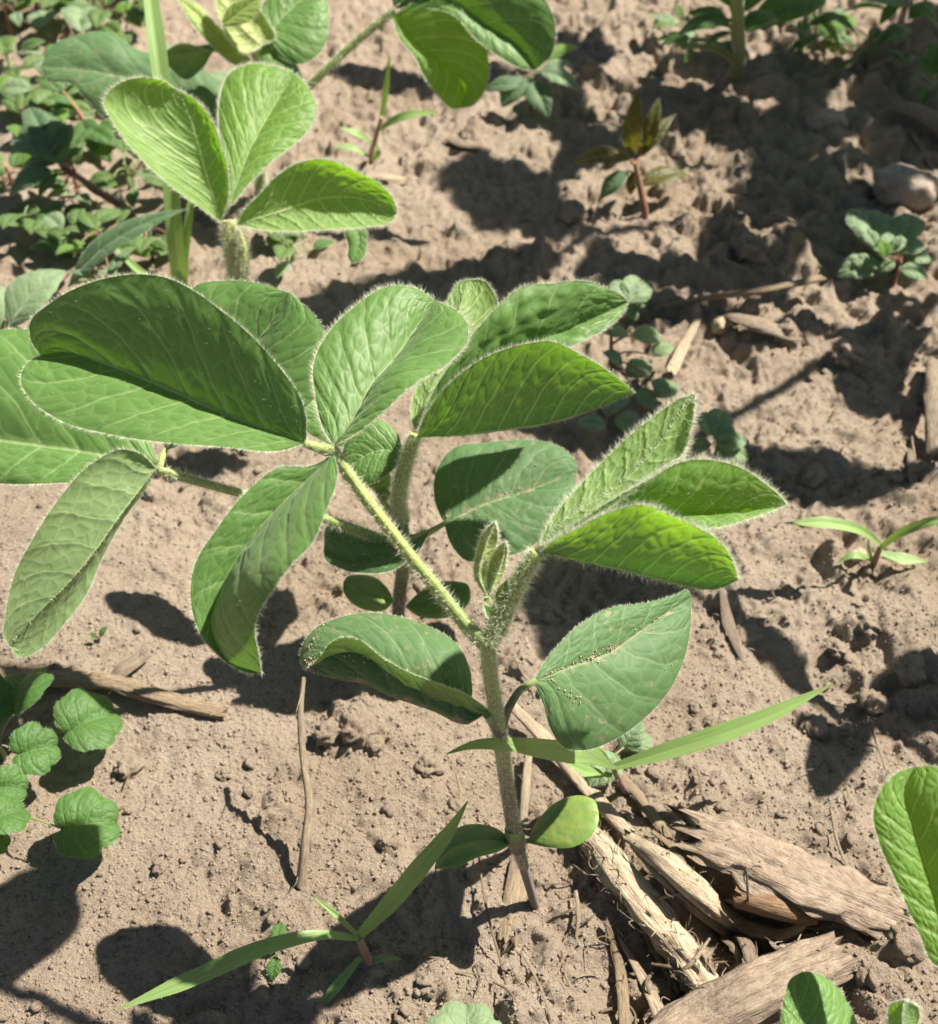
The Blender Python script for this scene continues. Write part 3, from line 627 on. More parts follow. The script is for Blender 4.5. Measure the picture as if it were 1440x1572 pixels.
dirt_on(B, lf, lam, [(0.0, 0, 0.75, 0, 120), (0.05, 0.1, 0.5, 0.4, 60), (0.02, -0.1, 0.2, -0.8, 60), (0.4, -0.3, 0.9, -0.5, 20)], spread=0.05)
pt = B.part('unifoliate_leaf', (lambda m: (tube(m, [PD(618, 840, 31.4), PD(630, 832, 31.0), PD(655, 815, 30.8)], [0.12, 0.10, 0.07], 8, 14, hair=300, hlen=0.1), m)[1])(MB()), ['stem', 'hair'])
lam = pleaf([(660, 815), (615, 852), (570, 866), (520, 863), (497, 846)], [(620, 825), (575, 832), (530, 812), (503, 808)], [(640, 850), (600, 878), (560, 879), (520, 872), (500, 860)],
            (30.8, 31.2), 0.9, -0.5, name='B uni left', amp=0.05, hair=0.8, hlen=0.07, bulge=0.2)
lf = B.part('blade', lam, ['old', 'hair'], pt)
dirt_on(B, lf, lam, [(0.1, 0.2, 0.9, 0.3, 60)], spread=0.1)
pt = stem_part(B, px3([(617, 800, 31.0), (612, 770, 30.4), (622, 715, 29.8), (638, 666, 29.4)]), [0.2, 0.19, 0.18, 0.15], 'stem', 1000, 'trifoliate_leaf', hlen=0.14)
lam = pleaf([(640, 672), (700, 670), (760, 664), (860, 647), (930, 622), (974, 603)], [(655, 635), (690, 592), (743, 552), (800, 530), (850, 524), (890, 543), (930, 568), (960, 590)],
            [(700, 660), (800, 640), (880, 620), (940, 608)], (29.3, 28.6), -1.35, 1.0, name='C1', face='under', amp=0.07, hair=1.3, hlen=0.13, nu=70, ns=20)
B.part('leaflet', lam, ['midgreen', 'hair'], pt)
lam = pleaf([(640, 664), (720, 590), (800, 540), (850, 520), (905, 492), (964, 464)], [(670, 590), (725, 510), (770, 465), (805, 441), (850, 436), (890, 431), (933, 443), (958, 456)],
            [(740, 600), (830, 545), (890, 525), (930, 503), (955, 480)], (29.5, 30.4), -0.8, -0.8, name='C2', amp=0.11, hair=1.2, hlen=0.12, nu=70, ns=20, crinkle=1.6)
B.part('leaflet', lam, ['leaf', 'hair'], pt)
lam = pleaf([(637, 660), (660, 600), (690, 530), (706, 470), (718, 430)], [(632, 640), (645, 570), (672, 500), (690, 455), (705, 434)], [(665, 625), (720, 545), (765, 475), (757, 448), (740, 430)],
            (29.7, 31.6), 0.3, 0.3, name='C3', face='under', amp=0.05, hair=1.2, hlen=0.12)
B.part('leaflet', lam, ['young', 'hair'], pt)
pt = stem_part(B, px3([(612, 838, 31.5), (580, 825, 31.3), (510, 800, 30.6), (380, 760, 29.6), (300, 738, 29.1), (244, 722, 28.9)]), [0.14, 0.13, 0.125, 0.12, 0.115, 0.12], 'petiole', 520, 'trifoliate_leaf', n=60, hlen=0.13)
lam = pleaf([(240, 720), (190, 785), (140, 855), (105, 895), (50, 950), (14, 990)], [(218, 698), (187, 690), (144, 710), (89, 768), (51, 827), (23, 881), (8, 951), (6, 978)],
            [(233, 735), (194, 795), (158, 860), (132, 912), (101, 953), (60, 998), (28, 1009)], (28.8, 28.5), -0.5, 0.6, -0.3, name='D1', face='under', amp=0.06, hair=0.8, hlen=0.13)
B.part('leaflet', lam, ['leaf', 'hair'], pt)
lam = pleaf([(244, 715), (130, 695), (0, 677), (-90, 660), (-170, 640)], [(215, 640), (140, 560), (60, 508), (-10, 506), (-100, 545), (-150, 600)], [(180, 738), (100, 743), (0, 742), (-80, 722), (-140, 680)],
            (28.9, 29.6), 0.9, -0.5, name='D2', amp=0.08, hair=0.5, hlen=0.12)
B.part('leaflet', lam, ['leaf', 'hair'], pt)
mbp = MB(); tube(mbp, px3([(244, 722, 28.9), (248, 705, 29.0), (254, 690, 29.2)]), [0.11, 0.09, 0.07], 8, 12, hair=300, hlen=0.12)
B.part('petiolule', mbp, ['petiole', 'hair'], pt)
lam = pleaf([(252, 692), (320, 620), (380, 545), (420, 490), (445, 450)], [(262, 600), (285, 500), (298, 440), (350, 431), (400, 436)], [(340, 665), (420, 650), (480, 610), (505, 545), (497, 505), (470, 472)],
            (29.2, 28.4), 0.0, -1.3, name='D3', amp=0.08, hair=0.7, hlen=0.12)
B.part('leaflet', lam, ['leaf', 'hair'], pt)
lam = pleaf([(622, 700, ), (595, 690), (560, 700), (525, 735)], [(606, 660), (570, 640), (530, 680)], [(610, 715), (585, 735), (550, 745)], (30.2, 30.2), 0.2, -0.2, name='E', amp=0.04, hair=0.6, nu=36, ns=10)
B.part('lower_leaf', lam, ['leaf', 'hair'])
lam = pleaf([(560, 690), (490, 620), (430, 560), (385, 520)], [(520, 610), (450, 530), (405, 505)], [(500, 680), (430, 625), (385, 560)], (31.3, 31.6), 0.2, -0.2, name='E2', amp=0.04, hair=0.4, nu=36, ns=10)  # unseen leaf behind the others, added to cast shade on the left soil
B.part('lower_leaf', lam, ['leaf', 'hair'])
pt = stem_part(B, px3([(612, 800, 31.0), (592, 775, 30.6), (580, 755, 30.4)]), [0.1, 0.09, 0.08], 'stem', 500, 'shoot_tip', n=16, hlen=0.12)
for mid, L_, R_ in [([(580, 758), (570, 735), (577, 706)], [(560, 738), (568, 715)], [(580, 735), (583, 715)]), ([(582, 758), (590, 740), (592, 722)], [(582, 740), (588, 725)], [(598, 745), (597, 728)]), ([(582, 762), (592, 760), (600, 757)], [(586, 752), (594, 750)], [(588, 768), (596, 765)])]:
    B.part('folded_leaflet', pleaf(mid, L_, R_, (30.4, 30.2), 0.15, 0.15, name='bud B', face='under', amp=0.01, hair=2.5, hlen=0.12, nu=24, ns=8, bulge=0.2), ['young', 'hair'], pt)

# --- third plant, upper left
baseC = G(440, 640)
Cp = Thing('soybean_plant', baseC, 'soybean seedling with a fan of three leaflets on a very hairy yellow stem', 'soybean plant', 'soybean plants in the field')
stem_part(Cp, [baseC-[0, 0, 0.8], baseC, PD(400, 540, 38.4), PD(368, 440, 36.7), PD(358, 395, 36.3), PD(350, 338, 35.9)], [0.2, 0.2, 0.22, 0.27, 0.27, 0.22], 'yellowstem', 800, hlen=0.17, hw=0.010)
pt = stem_part(Cp, px3([(368, 440, 36.5), (372, 405, 36.1), (373, 372, 35.8), (366, 352, 35.7)]), [0.18, 0.21, 0.17, 0.05], 'yellowstem', 800, 'shoot_tip', hlen=0.15, hw=0.010)
lam = pleaf([(338, 340), (322, 285), (306, 225), (292, 180), (272, 138)], [(320, 328), (270, 290), (220, 243), (175, 190), (159, 155), (180, 130), (220, 119), (255, 126)], [(346, 320), (350, 275), (342, 228), (325, 185), (298, 152)],
            (35.9, 34.6), -1.5, -0.2, name='P3a', face='under', amp=0.07, hair=1.1, hlen=0.16, nv_=6.5, kv=0.3, hw=0.015)
Cp.part('leaflet', lam, ['young', 'hair'])
lam = pleaf([(352, 318), (390, 218), (420, 165), (440, 132), (452, 112)], [(346, 270), (337, 200), (338, 150), (352, 112), (382, 99), (420, 103)], [(375, 290), (420, 245), (452, 218), (479, 188), (484, 162), (470, 132)],
            (35.9, 38.2), 0.3, -0.2, name='P3b', amp=0.07, hair=1.2, hlen=0.16, hw=0.015)
Cp.part('leaflet', lam, ['young', 'hair'])
lam = pleaf([(364, 345), (430, 325), (500, 303), (560, 306), (609, 328)], [(374, 325), (400, 298), (430, 268), (465, 249), (505, 246), (550, 264), (590, 290), (606, 312)], [(400, 352), (480, 354), (560, 348), (600, 340)],
            (35.8, 35.9), -0.7, -0.5, name='P3c', face='under', amp=0.07, hair=1.2, hlen=0.16, hw=0.015)
Cp.part('leaflet', lam, ['young', 'hair'])
lam = pleaf([(545, 345), (552, 368), (548, 388), (540, 404)], [(560, 350), (563, 375), (555, 398)], [(530, 350), (535, 375), (535, 395)], (37.0, 36.8), 0, 0, name='P3d', amp=0.03, nu=24, ns=8)
Cp.part('lower_leaf', lam, ['leaf', 'hair'])

# --- fourth plant, top edge
baseD = G(402, 300)
D = Thing('soybean_plant', baseD, 'soybean plant at the top edge with broad backlit leaflets and yellow shoot', 'soybean plant', 'soybean plants in the field')
stem_part(D, [baseD-[0, 0, 0.8], baseD, PD(402, 190, 48.4), PD(400, 105, 46.8), PD(380, 45, 45.9)], [0.26, 0.26, 0.25, 0.24, 0.2], 'yellowstem', 200, hlen=0.18, hw=0.018)
pt = stem_part(D, px3([(402, 225, 49.0), (440, 172, 47.8), (478, 130, 47.0), (540, 70, 46.5), (606, 16, 46.0)]), [0.2, 0.17, 0.16, 0.15, 0.16], 'petiole', 130, 'trifoliate_leaf', hlen=0.18, hw=0.018)
lam = pleaf([(602, 24), (640, 75), (685, 105), (712, 132), (708, 166)], [(612, 55), (640, 92), (656, 122), (676, 150), (694, 166)], [(640, 2), (690, -2), (718, 30), (745, 75), (750, 110), (742, 145), (722, 164)], (45.9, 47.3), -0.4, -0.9, name='P4e', amp=0.09, hair=0.5, hlen=0.14, hw=0.02)
D.part('leaflet', lam, ['young', 'hair'], pt)
lam = pleaf([(606, 12), (680, -5), (745, 40), (800, 75), (824, 106)], [(690, -50), (790, -40), (840, 5), (853, 50), (846, 85)], [(690, 20), (740, 65), (780, 95), (805, 106)], (46.0, 46.0), -1.2, -0.6, name='P4f', amp=0.08, hair=0.4, hlen=0.14, hw=0.02)
D.part('leaflet', lam, ['leaf', 'hair'], pt)
lam = pleaf([(604, 10), (640, -60), (670, -120), (690, -180)], [(590, -60), (610, -130), (650, -180)], [(660, -20), (710, -80), (720, -150)], (46.0, 45.0), -0.6, -0.6, name='P4g', amp=0.08, hair=0.3)
D.part('leaflet', lam, ['leaf', 'hair'], pt)
lam = pleaf([(408, 60), (440, 20), (470, -5), (495, -15)], [(400, 20), (430, -20), (470, -35)], [(430, 88), (465, 98), (492, 78), (504, 40), (502, 5)], (46.2, 47.0), 0.3, -0.3, name='P4b', amp=0.07, hair=0.5, hw=0.018)
D.part('leaflet', lam, ['leaf', 'hair'])
lam = pleaf([(405, 60), (425, 110), (445, 145), (462, 170)], [(400, 85), (412, 125), (440, 165)], [(430, 70), (458, 105), (470, 138)], (46.3, 46.0), 0, 0.5, name='P4c', amp=0.05, hair=0.5, hw=0.018)
D.part('leaflet', lam, ['leaf', 'hair'])
lam = pleaf([(402, 70), (375, 45), (355, 20), (330, -10)], [(420, 60), (405, 25), (380, -5), (350, -20)], [(380, 80), (350, 55), (335, 20)], (46.0, 45.0), 0.2, -0.5, name='P4bud', face='under', amp=0.06, hair=1.6, hlen=0.16, hw=0.018, bulge=0.2)
D.part('folded_leaflet', lam, ['shoot', 'hair'])
lam = pleaf([(385, 95), (330, 55), (300, 20), (272, -5)], [(375, 75), (335, 40), (300, 5)], [(370, 100), (320, 65), (285, 20)], (46.0, 45.2), 0.2, -0.3, name='P4n', amp=0.04, hair=0.9, hlen=0.14, hw=0.018)
D.part('folded_leaflet', lam, ['shoot', 'hair'])
lam = pleaf([(338, 40), (365, 20), (385, 5), (402, -10)], [(350, 15), (375, -5)], [(360, 40), (385, 30), (400, 8)], (45.0, 44.6), 0, -0.3, name='P4s', amp=0.05, hair=0.9, hw=0.018, nu=30)
D.part('folded_leaflet', lam, ['shoot', 'hair'])
lam = pleaf([(395, 120), (345, 62), (300, 80), (246, 84)], [(320, 75), (275, 68)], [(335, 75), (310, 105), (285, 122), (262, 105)], (46.5, 46.0), -0.3, 0.3, name='P4u', face='under', amp=0.05, hair=0.5, hw=0.018)
D.part('unifoliate_leaf', lam, ['old', 'hair'])
lam = pleaf([(380, 180), (300, 150), (215, 125), (130, 108), (62, 102)], [(290, 90), (212, 75), (170, 50), (120, 53), (76, 74)], [(300, 190), (200, 185), (165, 182), (135, 155), (105, 127), (75, 125)], (47.5, 46.6), 0.6, -0.3, name='P4w', amp=0.07, hair=0.2, hw=0.018)
lf = D.part('unifoliate_leaf', lam, ['old', 'hair'])

# --- fifth plant, bottom right corner (its stem stands outside the frame)
baseF = np.array([9.6, 8.3, 0.0]); baseF[2] = gh1(9.6, 8.3)
Fp = Thing('soybean_plant', baseF, 'soybean seedling cut off by the bottom right corner, with one bright and one dark leaflet', 'soybean plant', 'soybean plants in the field')
topF = PD(1500, 1640, 20.6)
stem_part(Fp, [baseF-[0, 0, 0.8], baseF, 0.5*(baseF+topF)+[0.2, 0, 0], topF], [0.2, 0.2, 0.18, 0.16], 'stem_a', 200)
pt = stem_part(Fp, [topF, PD(1495, 1560, 19.6), PD(1470, 1485, 19.0)], [0.14, 0.11, 0.1], 'petiole', 200, 'trifoliate_leaf')
lam = pleaf([(1468, 1490), (1440, 1385), (1403, 1268), (1388, 1215), (1405, 1178)], [(1437, 1482), (1410, 1430), (1374, 1350), (1349, 1290), (1341, 1245), (1355, 1208), (1382, 1184)], [(1490, 1440), (1510, 1340), (1495, 1250), (1465, 1195), (1430, 1176)],
            (19.0, 20.0), 0.0, -0.5, name='F1', amp=0.03, hair=0.8, hlen=0.08)
Fp.part('leaflet', lam, ['young', 'hair'], pt)
lam = pleaf([(1470, 1488), (1530, 1420), (1600, 1370), (1660, 1350)], [(1490, 1420), (1560, 1340), (1630, 1325)], [(1540, 1480), (1610, 1440), (1660, 1390)], (19.0, 20.0), 0.2, -0.3, name='F1b', amp=0.03, hair=0.4)
Fp.part('leaflet', lam, ['young', 'hair'], pt)
pt = stem_part(Fp, [topF, PD(1400, 1680, 20.2), PD(1260, 1690, 19.8)], [0.14, 0.11, 0.09], 'petiole', 200, 'trifoliate_leaf')
lam = pleaf([(1262, 1688), (1240, 1620), (1228, 1560), (1222, 1510), (1232, 1492)], [(1220, 1660), (1200, 1590), (1204, 1532), (1214, 1502)], [(1310, 1670), (1325, 1610), (1305, 1545), (1275, 1506), (1245, 1492)], (19.8, 20.8), -0.1, 0.5, name='F2', amp=0.02, hair=0.4, hlen=0.06)
Fp.part('leaflet', lam, ['leaf', 'hair'], pt)
pt = stem_part(Fp, [topF, PD(1430, 1620, 18.8), PD(1395, 1590, 18.2)], [0.12, 0.1, 0.08], 'stem', 400, 'shoot_tip')
lam = pleaf([(1395, 1592), (1385, 1565), (1388, 1535)], [(1365, 1570), (1368, 1542)], [(1410, 1570), (1408, 1545)], (18.2, 18.0), 0.2, 0.2, name='F bud', face='under', amp=0.01, hair=2, nu=24, ns=8)
Fp.part('folded_leaflet', lam, ['young', 'hair'], pt)

# neighbours of the row just outside the frame: their shadows lie across the ground
def dup(T, dx, dy, rot, label, sc=1.0):
    r = T.o.copy(); link(r); r['label'] = label; r.rotation_euler = (0, 0, rot)
    r.location = (dx*CM, dy*CM, gh1(dx, dy)*CM); r.scale = (sc,)*3
    for ch in T.o.children:
        c = ch.copy(); link(c); c.parent = r
        for g2 in ch.children: q = g2.copy(); link(q); q.parent = c
    return r

# ------------------------------------------------------------------ grass seedlings
def grass(base, node, label, blades, sheath=((0.12, 0.09), 'purple'), group='grass seedlings'):
    T = Thing('grass_seedling', base, label, 'grass seedling', group)
    mb = MB(); tube(mb, [base-[0, 0, 0.4], base, 0.5*(base+node), node], [sheath[0][0], sheath[0][0], sum(sheath[0])/2, sheath[0][1]], 8, 20, hair=120, hlen=0.06)
    T.part('stem', mb, [sheath[1], 'hair'])
    for mid, w, f in blades: T.part('blade', blade(mid, w, f), ['grass', 'hair'])
    return T
bs = G(567, 1478); nd = PD(551, 1441, 27.0)
grass(bs, nd, 'grass seedling at the bottom with red stem base and three wide bright blades', [
    ([(550, 1441, 27.0), (500, 1435, 26.5), (420, 1450, 26.0), (300, 1500, 25.5), (178, 1551, 25.3)], [4, 11, 14, 12, 1], 0.25),
    ([(552, 1436, 27.0), (600, 1385, 26.4), (650, 1325, 25.9), (690, 1275, 25.5), (718, 1230, 25.2)], [7, 14, 15, 11, 1], 0.3),
    ([(549, 1436, 26.95), (520, 1408, 26.7), (477, 1373, 26.5)], [3, 5, 1], 0.5),
    ([(553, 1470, 27.3), (520, 1510, 27.2), (478, 1563, 27.1)], [4, 9, 1], 0.3),
    ([(568, 1477, 27.6), (590, 1470, 27.5), (616, 1472, 27.4)], [5, 7, 1], 0.3)])
bs = G(962, 1220); nd = PD(941, 1177, 30.0)
grass(bs, nd, 'grass seedling beside the front soybean stem, one long blade reaching up to the right', [
    ([(941, 1178, 30.0), (905, 1160, 28.4), (850, 1152, 26.0), (770, 1142, 23.3), (725, 1144, 22.7), (686, 1157, 22.4)], [3, 18, 16, 11, 8, 1], 0.2),
    ([(944, 1177, 30.0), (1000, 1160, 29.6), (1080, 1135, 29.2), (1170, 1102, 29.0), (1279, 1050, 29.0)], [6, 14, 15, 11, 1], 0.35),
    ([(940, 1177, 30.0), (915, 1150, 29.6), (890, 1150, 29.2)], [3, 5, 1], 0.4),
    ([(940, 1190, 30.3), (905, 1185, 29.8), (868, 1170, 29.3)], [3, 10, 1], 0.3)])
bs = G(1338, 872); nd = PD(1352, 840, 36.0)
grass(bs, nd, 'small grass seedling with dark red base standing alone on the soil at the right', [
    ([(1355, 838, 36.0), (1330, 818, 35.4), (1280, 803, 35.0), (1206, 803, 34.9)], [3, 8, 9, 1], 0.5),
    ([(1352, 840, 36.0), (1380, 820, 35.2), (1420, 803, 34.4), (1480, 790, 33.8)], [4, 7, 7, 1], 0.5),
    ([(1352, 848, 36.3), (1380, 856, 36.2), (1425, 862, 36.3)], [4, 9, 1], 0.3),
    ([(1336, 858, 36.4), (1310, 852, 36.3), (1285, 864, 36.4)], [3, 6, 1], 0.3),
    ([(1340, 866, 36.5), (1334, 845, 36.2), (1333, 828, 36.0)], [3, 3, 1], 0.2)], ((0.11, 0.09), 'redstem'))
bs = G(278, 452)
grass(bs, bs+[0, 0, 0.6], 'tall pale grass with long upright blades behind the left soybean leaves', [
    ([(278, 450, 46.3), (270, 380, 44.5), (262, 280, 43.2), (252, 160, 42.5), (240, 60, 42.5), (226, -40, 43)], [12, 13, 13, 13, 14, 10], 0.25),
    ([(280, 448, 46.2), (284, 380, 45.0), (292, 320, 44.3), (300, 250, 44.0)], [7, 7, 6, 1], 0.4),
    ([(275, 450, 46.4), (250, 440, 46), (180, 380, 45), (160, 350, 44.8)], [5, 6, 5, 1], 0.4)], ((0.3, 0.25), 'weedstem'))
bs = G(570, 250)
T = Thing('dicot_sprout', bs, 'thin dark stemmed sprout with one upright green blade between the upper soybean leaves', 'sprout')
mb = MB(); tube(mb, [bs-[0, 0, 0.3], bs, PH(576, 215, 1.6), PH(586, 180, 3.0)], [0.13, 0.13, 0.12, 0.08], 8, 20); T.part('stem', mb, 'redstem')
for mid, w in [([(586, 182, 51), (592, 140, 50), (598, 85, 49)], [4, 5, 1]), ([(578, 200, 51.5), (620, 178, 50.5), (672, 172, 50)], [3, 7, 2]), ([(570, 218, 52), (550, 205, 51.5), (522, 196, 51.2)], [2, 6, 1]), ([(566, 240, 52.5), (545, 228, 52.2), (512, 224, 52)], [2, 5, 1]), ([(572, 246, 53), (580, 235, 52.6), (578, 222, 52.5)], [3, 5, 1])]:
    T.part('leaf', blade(mid, w, 0.3, hair=0), ['grass', 'hair'])

# ------------------------------------------------------------------ weeds
def weed(name, basepx, label, cat, leaves, mat='weed', stemmat='weedstem', group=None, r=0.06, shape='round', ratio=0.62, scal=9, top=None, hub=0.6, amp=None, basept=None):
    """leaves: (bx,by,bh, tx,ty,th[, shape, ratio]) pixel + height of each leaf's base and tip"""
    base = G(*basepx) if basept is None else np.array(basept, float); T = Thing(name, base, label, cat, group)
    mb = MB()
    hubp = base+np.array([0, 0, hub]) if top is None else PH(*top)
    tube(mb, [base-[0, 0, 0.4], base, 0.5*(base+hubp)+[0.03, 0.02, 0], hubp], [r*1.6, r*1.5, r*1.3, r], 8, 20)
    T.part('stem', mb, stemmat)
    for k, lf in enumerate(leaves):
        bx, by, bh, tx, ty, th = lf[:6]; sh = lf[6] if len(lf) > 6 else shape; ra = lf[7] if len(lf) > 7 else ratio; mt = lf[8] if len(lf) > 8 else mat
        g0 = gh1(*PH(bx, by, 0)[:2])*0.5
        b = PH(bx, by, bh+g0); t = PH(tx, ty, th+g0); ln = np.linalg.norm(t-b)
        kw = {} if amp is None else dict(amp=amp*ln)
        lm = gleaf(b, t, ra, sh, up=(RNG.normal()*0.15, -0.2+RNG.normal()*0.12, 1), scal=(scal if sh in ('round', 'ovate', 'oval') else 0), seed=k+3, nu=34 if sh == 'round' else 26, **kw)
        w_ = max(0.02, r*0.6); f = (b-base)@(hubp-base)/max(1e-6, (hubp-base)@(hubp-base)); o = base+(hubp-base)*min(1, max(0.1, f*0.8))
        tube(lm, [o, 0.5*(o+b)+[0, 0, 0.12*np.linalg.norm(o-b)], b], [w_, w_*0.85, w_*0.7], 6, 12, mi=2)
        T.part('leaf', lm, [mt, 'hair', stemmat])
    return T
# scalloped seedlings at the lower left
weed('henbit_seedling', (8, 1165), 'round scalloped henbit seedling at the left edge just below the dry stalk', 'henbit seedling', [
    (22, 1093, 1.6, 42, 1036, 1.3), (106, 1123, 1.3, 176, 1095, 0.9), (28, 1158, 1.7, 88, 1145, 1.4), (0, 1100, 1.5, -60, 1080, 1.3)], group='henbit seedlings', amp=0.022)
weed('henbit_seedling', (10, 1268), 'round scalloped henbit seedling lowest at the left edge with one leaf out on sunlit soil', 'henbit seedling', [
    (98, 1273, 1.2, 180, 1263, 0.9), (-8, 1208, 1.9, 40, 1212, 1.6), (-12, 1262, 2.0, 38, 1243, 1.6), (-20, 1290, 1.2, 12, 1300, 1.0)], group='henbit seedlings', amp=0.022)
weed('henbit_seedling', (720, 1650), 'pale scalloped leaf just entering at the bottom edge', 'henbit seedling', [(712, 1625, 0.9, 716, 1543, 0.8), (700, 1660, 0.8, 630, 1650, 0.7)], 'pale', group='henbit seedlings', amp=0.022)
# crinkled mint-like weeds on the right
weed('mint_weed', (1372, 436), 'pale crinkled mint weed below the big stone at the right', 'mint weed', [
    (1352, 388, 1.3, 1310, 322, 1.4), (1345, 405, 0.8, 1285, 425, 0.5), (1350, 412, 0.9, 1300, 400, 0.9), (1385, 372, 1.2, 1400, 330, 1.4), (1388, 395, 1.0, 1430, 400, 0.8), (1380, 410, 0.8, 1408, 432, 0.5),
    (1362, 392, 1.5, 1378, 358, 1.7), (1372, 400, 1.3, 1350, 420, 0.9), (1366, 400, 1.2, 1340, 380, 1.4), (1378, 390, 1.3, 1415, 372, 1.2), (1360, 395, 1.6, 1352, 368, 1.9, 'ovate', 0.7, 'young'), (1370, 385, 1.6, 1385, 362, 2.0, 'ovate', 0.7), (1382, 415, 0.7, 1425, 425, 0.4), (1345, 380, 1.3, 1322, 352, 1.6), (1395, 350, 1.2, 1412, 335, 1.3)], 'pale', 'redstem', 'mint weeds', shape='ovate', ratio=0.72, hub=1.1, amp=0.05)
weed('mint_weed', (968, 492), 'small pale mint weed peeping out behind the tip of the terminal leaflet', 'mint weed', [
    (962, 468, 1.2, 945, 430, 1.4), (965, 466, 1.2, 985, 428, 1.3), (970, 470, 0.9, 992, 468, 0.8), (966, 474, 0.7, 978, 492, 0.5), (972, 458, 1.3, 968, 432, 1.6)], 'pale', 'weedstem', 'mint weeds', shape='ovate', ratio=0.8, hub=0.9, amp=0.05)
weed('mint_weed', (1098, 700), 'pale mint weed with curled leaves behind the right fan of leaflets', 'mint weed', [
    (1090, 668, 1.3, 1080, 632, 1.5), (1094, 664, 1.4, 1112, 630, 1.5), (1102, 690, 0.9, 1150, 705, 0.6), (1100, 680, 1.1, 1146, 678, 1.0), (1092, 682, 0.9, 1060, 690, 0.6), (1098, 676, 1.2, 1125, 655, 1.2)], 'pale', 'weedstem', 'mint weeds', shape='ovate', ratio=0.85, hub=1.0, amp=0.05)
weed('mint_weed', (965, 1155), 'pale crinkled weed leaf half hidden under the dusty right leaf', 'mint weed', [(955, 1150, 0.5, 985, 1105, 0.9), (968, 1152, 0.5, 1000, 1130, 0.5), (945, 1158, 0.5, 905, 1210, 0.4)], 'pale', 'weedstem', 'mint weeds', shape='ovate', ratio=0.85, hub=0.4, amp=0.05)
weed('red_stem_weed', (936, 572), 'weed with a brick red stem and small pale leaves beside the folded leaflets', 'weed', [
    (965, 515, 2.2, 925, 512, 2.3), (970, 515, 2.2, 1018, 522, 1.9), (1000, 545, 1.3, 1036, 532, 1.4), (955, 560, 0.9, 925, 540, 1.4), (962, 578, 0.7, 1000, 560, 0.5), (975, 600, 0.6, 1010, 628, 0.3), (955, 600, 0.6, 930, 640, 0.4), (1005, 610, 0.6, 1040, 590, 0.5), (930, 655, 0.5, 885, 650, 0.6), (945, 640, 0.5, 990, 662, 0.4), (1000, 585, 0.8, 1030, 605, 0.5)], 'pale', 'redstem', shape='ovate', ratio=0.7, scal=5, top=(938, 505, 2.4))
# lone sprouts
for bpx, lab, lv in [((424, 1462), 'tiny sprout with two oval leaves under the long grass blade', [(424, 1452, 0.5, 432, 1416, 0.4), (424, 1466, 0.5, 418, 1505, 0.3)]),
                     ((152, 985), 'tiny two-leaved sprout on the shaded soil below the drooping left leaf', [(150, 980, 0.3, 138, 972, 0.4), (153, 978, 0.3, 165, 962, 0.5)])]:
    weed('dicot_sprout', bpx, lab, 'sprout', lv, 'weed', 'redstem', 'tiny sprouts', r=0.03, shape='oval', ratio=0.62, scal=0, hub=0.3)
# red-leaved seedling
T = weed('red_leaved_seedling', (990, 332), 'seedling with red stem and reddish toothed leaves standing in the shade at the upper right', 'seedling', [
    (968, 240, 2.4, 982, 132, 5.4, 'lance', 0.3), (988, 235, 2.5, 1012, 150, 4.6, 'ovate', 0.3), (985, 240, 2.4, 1038, 175, 3.6, 'lance', 0.3), (966, 245, 2.3, 878, 252, 1.8, 'ovate', 0.5),
    (966, 262, 1.9, 922, 305, 0.9, 'oval', 0.5, 'lance'), (985, 285, 1.2, 1056, 268, 1.1, 'ovate', 0.45), (975, 262, 1.6, 968, 300, 0.8, 'oval', 0.5), (982, 240, 2.4, 952, 185, 3.5, 'lance', 0.3)], 'redleaf', 'redstem', scal=0, top=(975, 250, 2.3), r=0.11)
# broad toothed leaf and lance leaf at the left
weed('broadleaf_weed', (25, 560), 'pale toothed weed leaf at the left edge above the big soybean leaf', 'weed', [
    (15, 500, 2.6, 100, 415, 3.6, 'ovate', 0.75), (0, 500, 2.6, -60, 430, 3.2, 'ovate', 0.7), (40, 510, 2.3, 120, 500, 2.6, 'ovate', 0.6)], 'pale', 'weedstem', hub=2.2, scal=6, r=0.12)
weed('lance_leaf_weed', (150, 470), 'grey green weed with one long narrow leaf and pale midrib at the left', 'weed', [
    (105, 440, 1.6, 292, 320, 4.0, 'lance', 0.22), (150, 430, 1.8, 100, 420, 2.6, 'lance', 0.3), (165, 430, 1.8, 210, 380, 2.0, 'lance', 0.25)], 'lance', 'weedstem', hub=1.5, scal=0, r=0.1)
# tangle of little weeds at the upper left, each a plant of its own
weed('knotweed', (205, 335), 'knotweed with a reddish stem trailing across the soil toward the left edge', 'weed', [
    (95, 250, 2.6, 60, 180, 3.4), (90, 240, 2.8, 20, 215, 2.8), (88, 250, 2.4, 35, 255, 2.0), (92, 232, 2.9, 110, 190, 3.5), (80, 262, 2.2, 15, 300, 1.4), (88, 268, 2.0, 60, 305, 1.2), (70, 215, 2.9, 45, 165, 3.6), (105, 245, 2.4, 130, 225, 2.6), (75, 235, 2.9, 100, 215, 3.4)], 'lance', 'redstem', 'knotweeds at the upper left', shape='ovate', ratio=0.62, scal=5, top=(92, 252, 2.3), r=0.12)
weed('knotweed', (150, 215), 'knotweed with a red stem below the dark round leaf at the upper left', 'weed', [
    (110, 160, 1.6, 70, 150, 2.0), (125, 185, 1.0, 150, 235, 0.4), (135, 200, 0.8, 180, 225, 0.6), (150, 205, 0.8, 200, 185, 1.0), (140, 195, 0.8, 110, 235, 0.5), (150, 212, 0.5, 170, 250, 0.3), (95, 140, 1.9, 55, 120, 2.3)], 'weed', 'redstem', 'knotweeds at the upper left', shape='ovate', ratio=0.55, scal=0, top=(95, 140, 1.9), r=0.1)
rs = np.random.default_rng(5)
